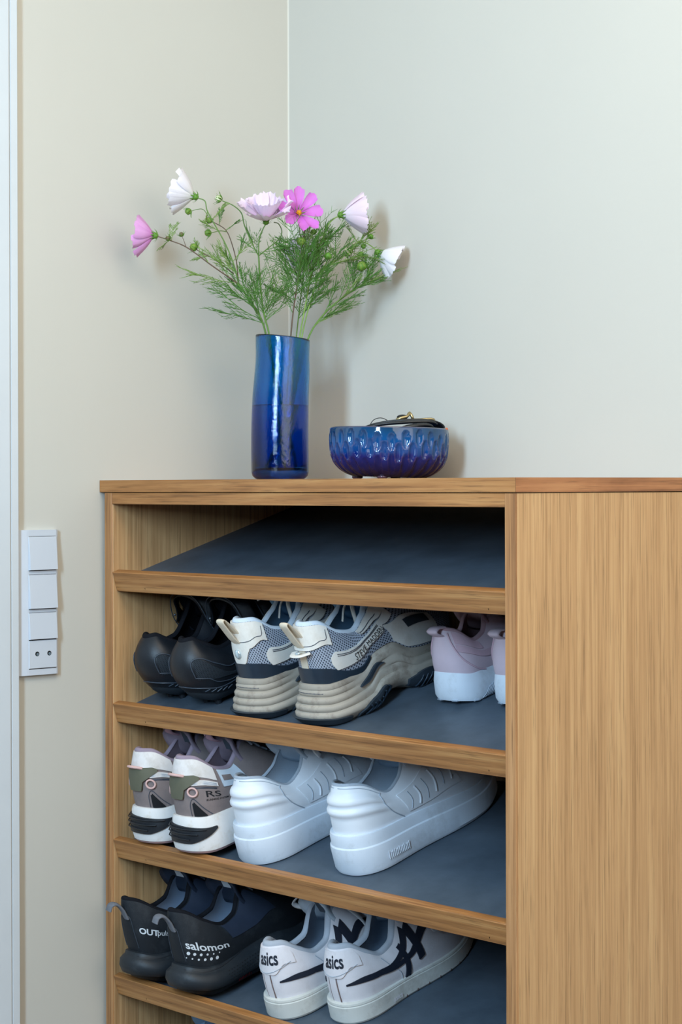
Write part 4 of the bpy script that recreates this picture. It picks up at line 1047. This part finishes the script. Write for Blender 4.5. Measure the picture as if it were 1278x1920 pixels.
# ---- black cycling style shoes, left of the second shelf
M_['blackmat'] = plain('black_synthetic', (24, 29, 36), .42, .4, .2, 60, .3, 700)
M_['blackmesh'] = weave('black_knit', (44, 52, 60), (14, 16, 20), 520, .7, .5, .5, .5)
M_['blackgloss'] = plain('black_trim', (58, 68, 80), .35, .5, .1)
M_['blackin'] = plain('black_lining', (20, 22, 28), .85, .15, .2, 80, .4, 900)
M_['carbon'] = weave('carbon_sole', (46, 52, 58), (16, 18, 22), 300, .4, .5, 1.0, .2)
M_['steel'] = plain('steel_rivet', (150, 160, 170), .25, .6, .05, 60, 0, Metallic=.8)
def black_shoe(x, s0, label, left):
    r = shoe_root('strapped_shoe', label, 1, x, s0, .001, 0, 0, 'black strapped shoes on the second shelf')
    s = Shoe(r, .290, [(0, .0390), (.3, .0370), (.66, .0435), (1, .040)], [(0, .020), (.3, .016), (1, .014)],
             [(0, .099), (.05, .101), (.12, .092), (.26, .077), (.36, .078), (.50, .100), (.62, .124), (.8, .112), (1, .086)], [(0, .022), (.25, .031), (.45, .028), (.62, .026), (.8, .020), (1, .014)],
             .008, .205, upoff=-.0020, bulge=lambda t: .009*(1-t)+.006, te=.2, p=[(0, 1.5), (.3, 1.4), (1, 2)], base=[(0, .014), (.12, .006), (.3, .006), (.7, .004), (1, .014)])
    s.sole([(-.026, -.10), (-.014, .05), (-.0065, .40), (-.0025, .8), (-.002, 1.0)], M_['carbon'], auto=70)
    for q in (1, -1):
        for (yy, rad) in ((.040, .006), (.205, .006)):
            m = MB(); m.tube([(q*.014, yy, -.006), (q*.014, yy, .012)], [rad*.8, rad], 10, smooth=1); m.build('stud', M_['blackrub'], r)
    s.upper(M_['blackmat'], M_['blackin'], .0045, M_['blackin'])
    for q in (1, -1):
        s.patch('mesh_window', M_['blackmesh'], q*.026, q*.098, lambda u: .26+.9*(abs(u)-.026), lambda u: .66-.30*smooth01((abs(u)-.026)/.05)+.16*smooth01((abs(u)-.08)/.03), .0012, uv=True)
        s.line('trim', M_['blackgloss'], [(q*.024, .30), (q*.023, .58), (q*.034, .66), (q*.055, .58), (q*.074, .50), (q*.092, .58), (q*.096, .70)], .0009, .0010)
        s.line('trim', M_['blackgloss'], [(q*.024, .30), (q*.040, .28), (q*.050, .22), (q*.07, .20), (q*.085, .24)], .0008, .0010)
        s.line('piping', M_['blackgloss'], [(q*.0, .12), (q*.03, .10), (q*.07, .13), (q*.12, .34), (q*.150, .60), (q*.165, .86)], .0010, .0006)
        for k in range(5): s.line('rib', M_['blackgloss'], [(q*(.030+.009*k), .03), (q*(.038+.009*k), .085)], .0010, .0004)
    s.tongue(M_['blackin'], .205, .086, .135, .150, .032, .036, .016, .006, .0)
    # ankle strap arching over the instep
    for k, (yy, zz) in enumerate(((.112, .143), (.150, .139))):
        pts = [Vector((.043, yy+.012, .075)), Vector((.042, yy, .105)), Vector((.030, yy-.004, zz-.006)), Vector((0, yy-.006, zz+.004)), Vector((-.030, yy-.004, zz-.006)), Vector((-.042, yy, .105)), Vector((-.043, yy+.012, .075))]
        m = MB(); m.tube(pts, .013, 8, flat=.16, smooth=5, upv=(0, -.35, 1)); st_ = m.build('strap', M_['blackmat'], r)
        m = MB(); m.tube([q_+Vector((0, -.0125, .0022)) for q_ in pts], .0009, 5, smooth=5); m.build('strap_edge', M_['blackgloss'], st_)
    m = MB(); m.ball((-.040, .102, .108), .0022, 8, 6); m.build('rivet', M_['steel'], r)
    return s
black_shoe(.088, .044, 'black strapped cycling shoe with rounded heel, beside the cabinet wall', True)
black_shoe(.180, .040, 'black strapped cycling shoe with rounded heel, next to the beige sneakers', False)

# ---- black trail shoes, fourth shelf
M_['trail'] = plain('black_textile', (30, 35, 41), .62, .3, .15, 50, .35, 900, dirt=((74, 80, 86), .28))
M_['trailfoam'] = plain('black_foam', (34, 40, 46), .5, .35, .15, 60, .2, 300, dirt=((90, 94, 98), .3))
M_['traillug'] = plain('black_lugs', (18, 20, 23), .6, .3, .2)
M_['greytab'] = plain('grey_tab', (108, 112, 120), .8, .2, .1, 200, .5, 1200)
M_['bluein'] = weave('blue_grey_knit', (158, 176, 198), (70, 88, 112), 420, .8, .5, 1, .4)
M_['whiteprint'] = plain('white_print', (214, 220, 226), .5, .3, .01, 60, 0)
M_['redprint'] = plain('red_print', (150, 34, 48), .5, .3)
M_['slate'] = plain('slate_overlay', (44, 54, 72), .5, .35, .1)
def trail_shoe(x, s0, label, left):
    r = shoe_root('trail_shoe', label, 3, x, s0, .0095, -1.9, 0, 'black trail shoes on the fourth shelf')
    s = Shoe(r, .285, [(0, .0430), (.3, .0425), (.66, .0500), (1, .046)], [(0, .046), (.2, .043), (.5, .050), (.7, .040), (1, .028)],
             [(0, .134), (.06, .131), (.20, .110), (.36, .094), (.48, .098), (.62, .126), (.8, .112), (1, .086)], [(0, .020), (.3, .032), (.5, .029), (.62, .024), (.8, .018), (1, .013)],
             .012, .20, upoff=lambda t: -.0100+.004*smooth01(t/.4), bulge=lambda t: .003+.004*t, te=.2, p=[(0, 1.5), (.3, 1.5), (1, 2)], base=[(0, .012), (.10, .002), (.2, 0), (.66, 0), (1, .020)])
    s.sole([(-.012, .0), (-.004, .10), (.0, .26), (.0, .30)], M_['traillug'], name='outsole')
    s.sole([(-.001, .26), (.0075, .34), (.0092, .56), (.0062, .76), (.0004, .86), (-.003, .90), (-.005, 1.0)], M_['trailfoam'], name='midsole', auto=60)
    for row in range(4):
        for k in range(14):
            u = .080+.0052*k+.0026*(row % 2); f = s.phi(u); a, b, nx, ny = s.outl(f, 0)
            if not left: m = (MB() if row == 0 and k == 0 else m); m.ball(s.SS(f, .50+.09*row)+Vector((nx, ny, 0))*.0003, .0010, 6, 4)
    if not left: m.build('dimple_texture', M_['traillug'], r, kind='stuff')
    s.line('seam', M_['blackrub'], [(-.08, .93), (0, .90), (.06, .90), (.12, 1.0)], .0011, -.0006, sole=True)
    s.upper(M_['trail'], M_['blackin'], .004, M_['bluein'])
    # heel cup overlay edge, quarter overlay
    for q in (1, -1):
        s.line('seam', M_['blackgloss'], [(q*.020, .12), (q*.019, .4), (q*.018, .66), (q*.008, .74)], .0006, .0004)
        s.patch('quarter_overlay', M_['slate'], q*.115, q*.205, lambda u: .52-1.0*(abs(u)-.115), .98, .0012)
    P = s.S(0, .80)
    s.loop('pull_tab', M_['greytab'], [P+Vector((.003, .000, -.012)), P+Vector((.002, -.004, .004)), P+Vector((0, -.011, .015)), P+Vector((-.002, -.019, .016)), P+Vector((-.003, -.024, .009))], .0095, .0026, None, label='grey pull tab')
    if left:
        s.text('OUT', M_['whiteprint'], .029, .42, .0132, 1.15, .22, .03, -.06)
        s.text('pulse', M_['whiteprint'], .0592, .405, .0132, 1.0, .22, 0, -.06)
    else:
        s.text('salomon', M_['whiteprint'], .027, .375, .0175, 1.28, 0, .018, -.05)
        rows = [(.285, [.0027, .0023, .0021, .0017, .0013, .0011], .002), (.195, [.0010, .0013, .0016, .0021, .0024, .0027], -.004)]
        for v, rs, o in rows:
            for k, q in enumerate(rs):
                u = .027+o+.0105*k; f = s.phi(u); m = MB(); n = s.N(f, v); c = s.S(f, v)+n*.0008; e1 = n.orthogonal().normalized(); e2 = n.cross(e1)
                m.fan([c+e1*q*math.cos(a)+e2*q*math.sin(a) for a in [2*PI*j/12 for j in range(12)]]); m.build('dot', M_['whiteprint'], r, False)
        for k in range(9): s.line('red_mark', M_['redprint'], [(.100+.0029*k, .17), (.1012+.0029*k, .17+.07*(1+.3*(k % 2)))], .0006, .0012, sole=True)
    s.tongue(M_['slate'], .20, .085, .125, .156, .031, .034, .012, .005, .0)
    m = MB(); m.grid([[Vector((-.006+a, .1205-.25*(z-.130), z)) for z in (.130, .144)] for a in (0, .009, .018)]); m.build('size_label', M_['wlining'], r, label='small white printed label inside the tongue')
    s.laces(M_['greytab'], (.66, .76, .86, .95), .0018, .8, .008)
    return s
trail_shoe(.094, -.001, 'black trail shoe with white lettering but no dots, beside the cabinet wall', True)
trail_shoe(.207, -.001, 'black trail shoe with white lettering above two rows of white dots', False)

# ---- white leather tennis shoes with dark stripes, fourth shelf
M_['courtw'] = plain('worn_white_leather', (222, 218, 222), .55, .3, .03, 40, .35, 330, dirt=((164, 150, 146), .25))
M_['courtsole'] = plain('worn_cream_rubber', (206, 206, 200), .6, .3, .04, 40, .1, 200, dirt=((140, 130, 116), .5))
M_['navy'] = plain('navy_leather', (30, 36, 50), .5, .35, .1, 60, .2, 400)
M_['greycol'] = plain('grey_collar', (172, 178, 188), .8, .2, .04, 80, .3, 700)
M_['quilt'] = weave('quilted_lining', (150, 166, 184), (96, 114, 136), 60, .8, .18, 1, .6)
M_['brownst'] = plain('brown_seam', (112, 90, 84), .7, .2)
def court_shoe(x, s0, label, left, yaw):
    r = shoe_root('tennis_shoe', label, 3, x, s0, 0, 0, yaw, 'white tennis shoes on the fourth shelf')
    s = Shoe(r, .285, [(0, .0410), (.3, .0400), (.62, .0490), (1, .042)], [(0, .032), (.3, .029), (.6, .026), (1, .024)],
             [(0, .107), (.08, .105), (.20, .088), (.34, .074), (.46, .078), (.62, .118), (.8, .102), (1, .078)], [(0, .022), (.3, .031), (.5, .029), (.62, .024), (.8, .018), (1, .013)],
             .013, .195, upoff=lambda t: -.0058+.003*smooth01(t/.4), bulge=lambda t: .0035+.004*t, te=.19, tt=.36, base=[(0, 0), (.75, 0), (1, .010)], cx=[(0, 0), (.6, .002), (1, -.010)])
    s.sole([(-.004, .0), (.0006, .05), (.0022, .14), (.0018, .80), (.0006, .84), (.0012, .88), (.0006, .97), (-.002, 1.0)], M_['courtsole'], auto=30)
    for k in range(9): s.patch('sole_notch', M_['brownst'], .115+.021*k, .1162+.021*k, .02, .20, .0007, sole=True, n=2)
    s.upper(M_['courtw'], M_['greycol'], .0055, M_['quilt'])
    s.patch('heel_tab', M_['courtw'], -.058, .058, lambda u: .50+.17*smooth01((abs(u)-.018)/.022)+.02*smooth01((abs(u)-.05)/.01), lambda u: .97 if abs(u) < .05 else .97-.5*(abs(u)-.05)/.012*.3, .0024, n=40, m_=7)
    s.line('stitching', M_['greythread'], [(-.05, .70), (-.024, .58), (0, .525), (.024, .58), (.050, .70)], .0005, .0028)
    s.patch('heel_strip', M_['courtw'], -.007, .007, .02, .49, .0014)
    for q in (1, -1): s.line('seam', M_['brownst'], [(q*.0085, .04), (q*.0085, .49)], .0006, .0006)
    s.text('asics', M_['navy'], -.012 if not left else -.010, .68, .0270, .80, .14, .024, .0, off=.0030)
    for q in (1, -1):
        # stripes: two long sweeping bands toward the laces and two crossing bars
        A = curve([(.024, .36), (.06, .41), (.10, .52), (.14, .68), (.178, .90)]); wa = curve([(.024, .012), (.06, .055), (.10, .068), (.178, .065)])
        s.patch('stripe', M_['navy'], q*.024, q*.178, lambda u: A(abs(u))-wa(abs(u)), lambda u: A(abs(u))+wa(abs(u)), .0016, n=44)
        Bc = curve([(.085, .44), (.13, .50), (.165, .56), (.20, .60), (.228, .50)]); wb = curve([(.085, .035), (.13, .055), (.20, .06), (.228, .035)])
        s.patch('stripe', M_['navy'], q*.085, q*.228, lambda u: Bc(abs(u))-wb(abs(u)), lambda u: Bc(abs(u))+wb(abs(u)), .0019, n=40)
        def bar(ua, va, ub, vb, w, off):
            k = (vb-va)/(ub-ua)
            s.patch('stripe', M_['navy'], q*ua, q*(ub+w), lambda u: min(vb, max(va, va+(abs(u)-w-ua)*k)), lambda u: min(vb, max(va, va+(abs(u)-ua)*k)), off, n=26)
        bar(.122, .02, .152, .90, .009, .0021); bar(.158, .30, .176, .88, .011, .0023)
        s.line('seam', M_['greythread'], [(q*.118, .05), (q*.120, .3), (q*.112, .6), (q*.106, .9)], .0006, .0005)
    s.tongue(M_['wlining'], .195, .080, .122, .144, .029, .030, .012, .006, .0)
    lab = MB(); lab.grid([[Vector((.004+a, .1170-.35*(z-.112), z)) for z in (.112, .130)] for a in (0, .01, .020)]); lab.build('size_label', M_['navy'] if not left else M_['grayprint'], r, label='dark tongue label inside the shoe')
    s.laces(M_['wlace'], (.66, .74, .82, .9, .97), .0038, .35, .008, bow=[
        [Vector((.0, .122, .126)), Vector((.024, .124, .136)), Vector((.046, .132, .120)), Vector((.056, .146, .096)), Vector((.060, .152, .080)), Vector((.060, .160, .080)), Vector((.056, .158, .100)), Vector((.03, .136, .126))],
        [Vector((.0, .122, .126)), Vector((-.02, .112, .136)), Vector((-.042, .108, .122)), Vector((-.036, .118, .112)), Vector((-.01, .124, .124))]])
    if not left: s.text('asics', M_['courtw'], .088, .30, .0110, .9, .16, .02, 0, sole=True, off=.0024)
    return s
court_shoe(.372, .034, 'worn white tennis shoe half hidden by its mate, beside the black trail shoes', True, -2)
court_shoe(.476, .064, 'worn white tennis shoe with dark side stripes, rightmost on the fourth shelf', False, 1.5)

# ---- a pale blue shoe on the lowest shelf, only its collar seen
r = shoe_root('canvas_shoe', 'pale blue canvas shoe mostly hidden on the lowest shelf', 4, .148, .042, 0, 0, 0)
M_['paleblue'] = plain('pale_blue_canvas', (140, 170, 200), .85, .2, .05, 80, .5, 900)
s = Shoe(r, .27, [(0, .040), (.3, .039), (.66, .047), (1, .043)], [(0, .030), (1, .024)], [(0, .110), (.1, .106), (.33, .085), (.6, .128), (.8, .106), (1, .08)], [(0, .022), (.3, .031), (.6, .025), (1, .013)], .01, .19)
s.sole([(-.004, 0), (.001, .06), (.0015, .9), (-.002, 1)], M_['wrubber']); s.upper(M_['paleblue'], M_['paleblue'], .004, M_['wlining'])
s.tongue(M_['paleblue'], .19, .08, .10, .150, .03); s.laces(M_['wlace'], (.68, .8, .92), .003, .45, .008)
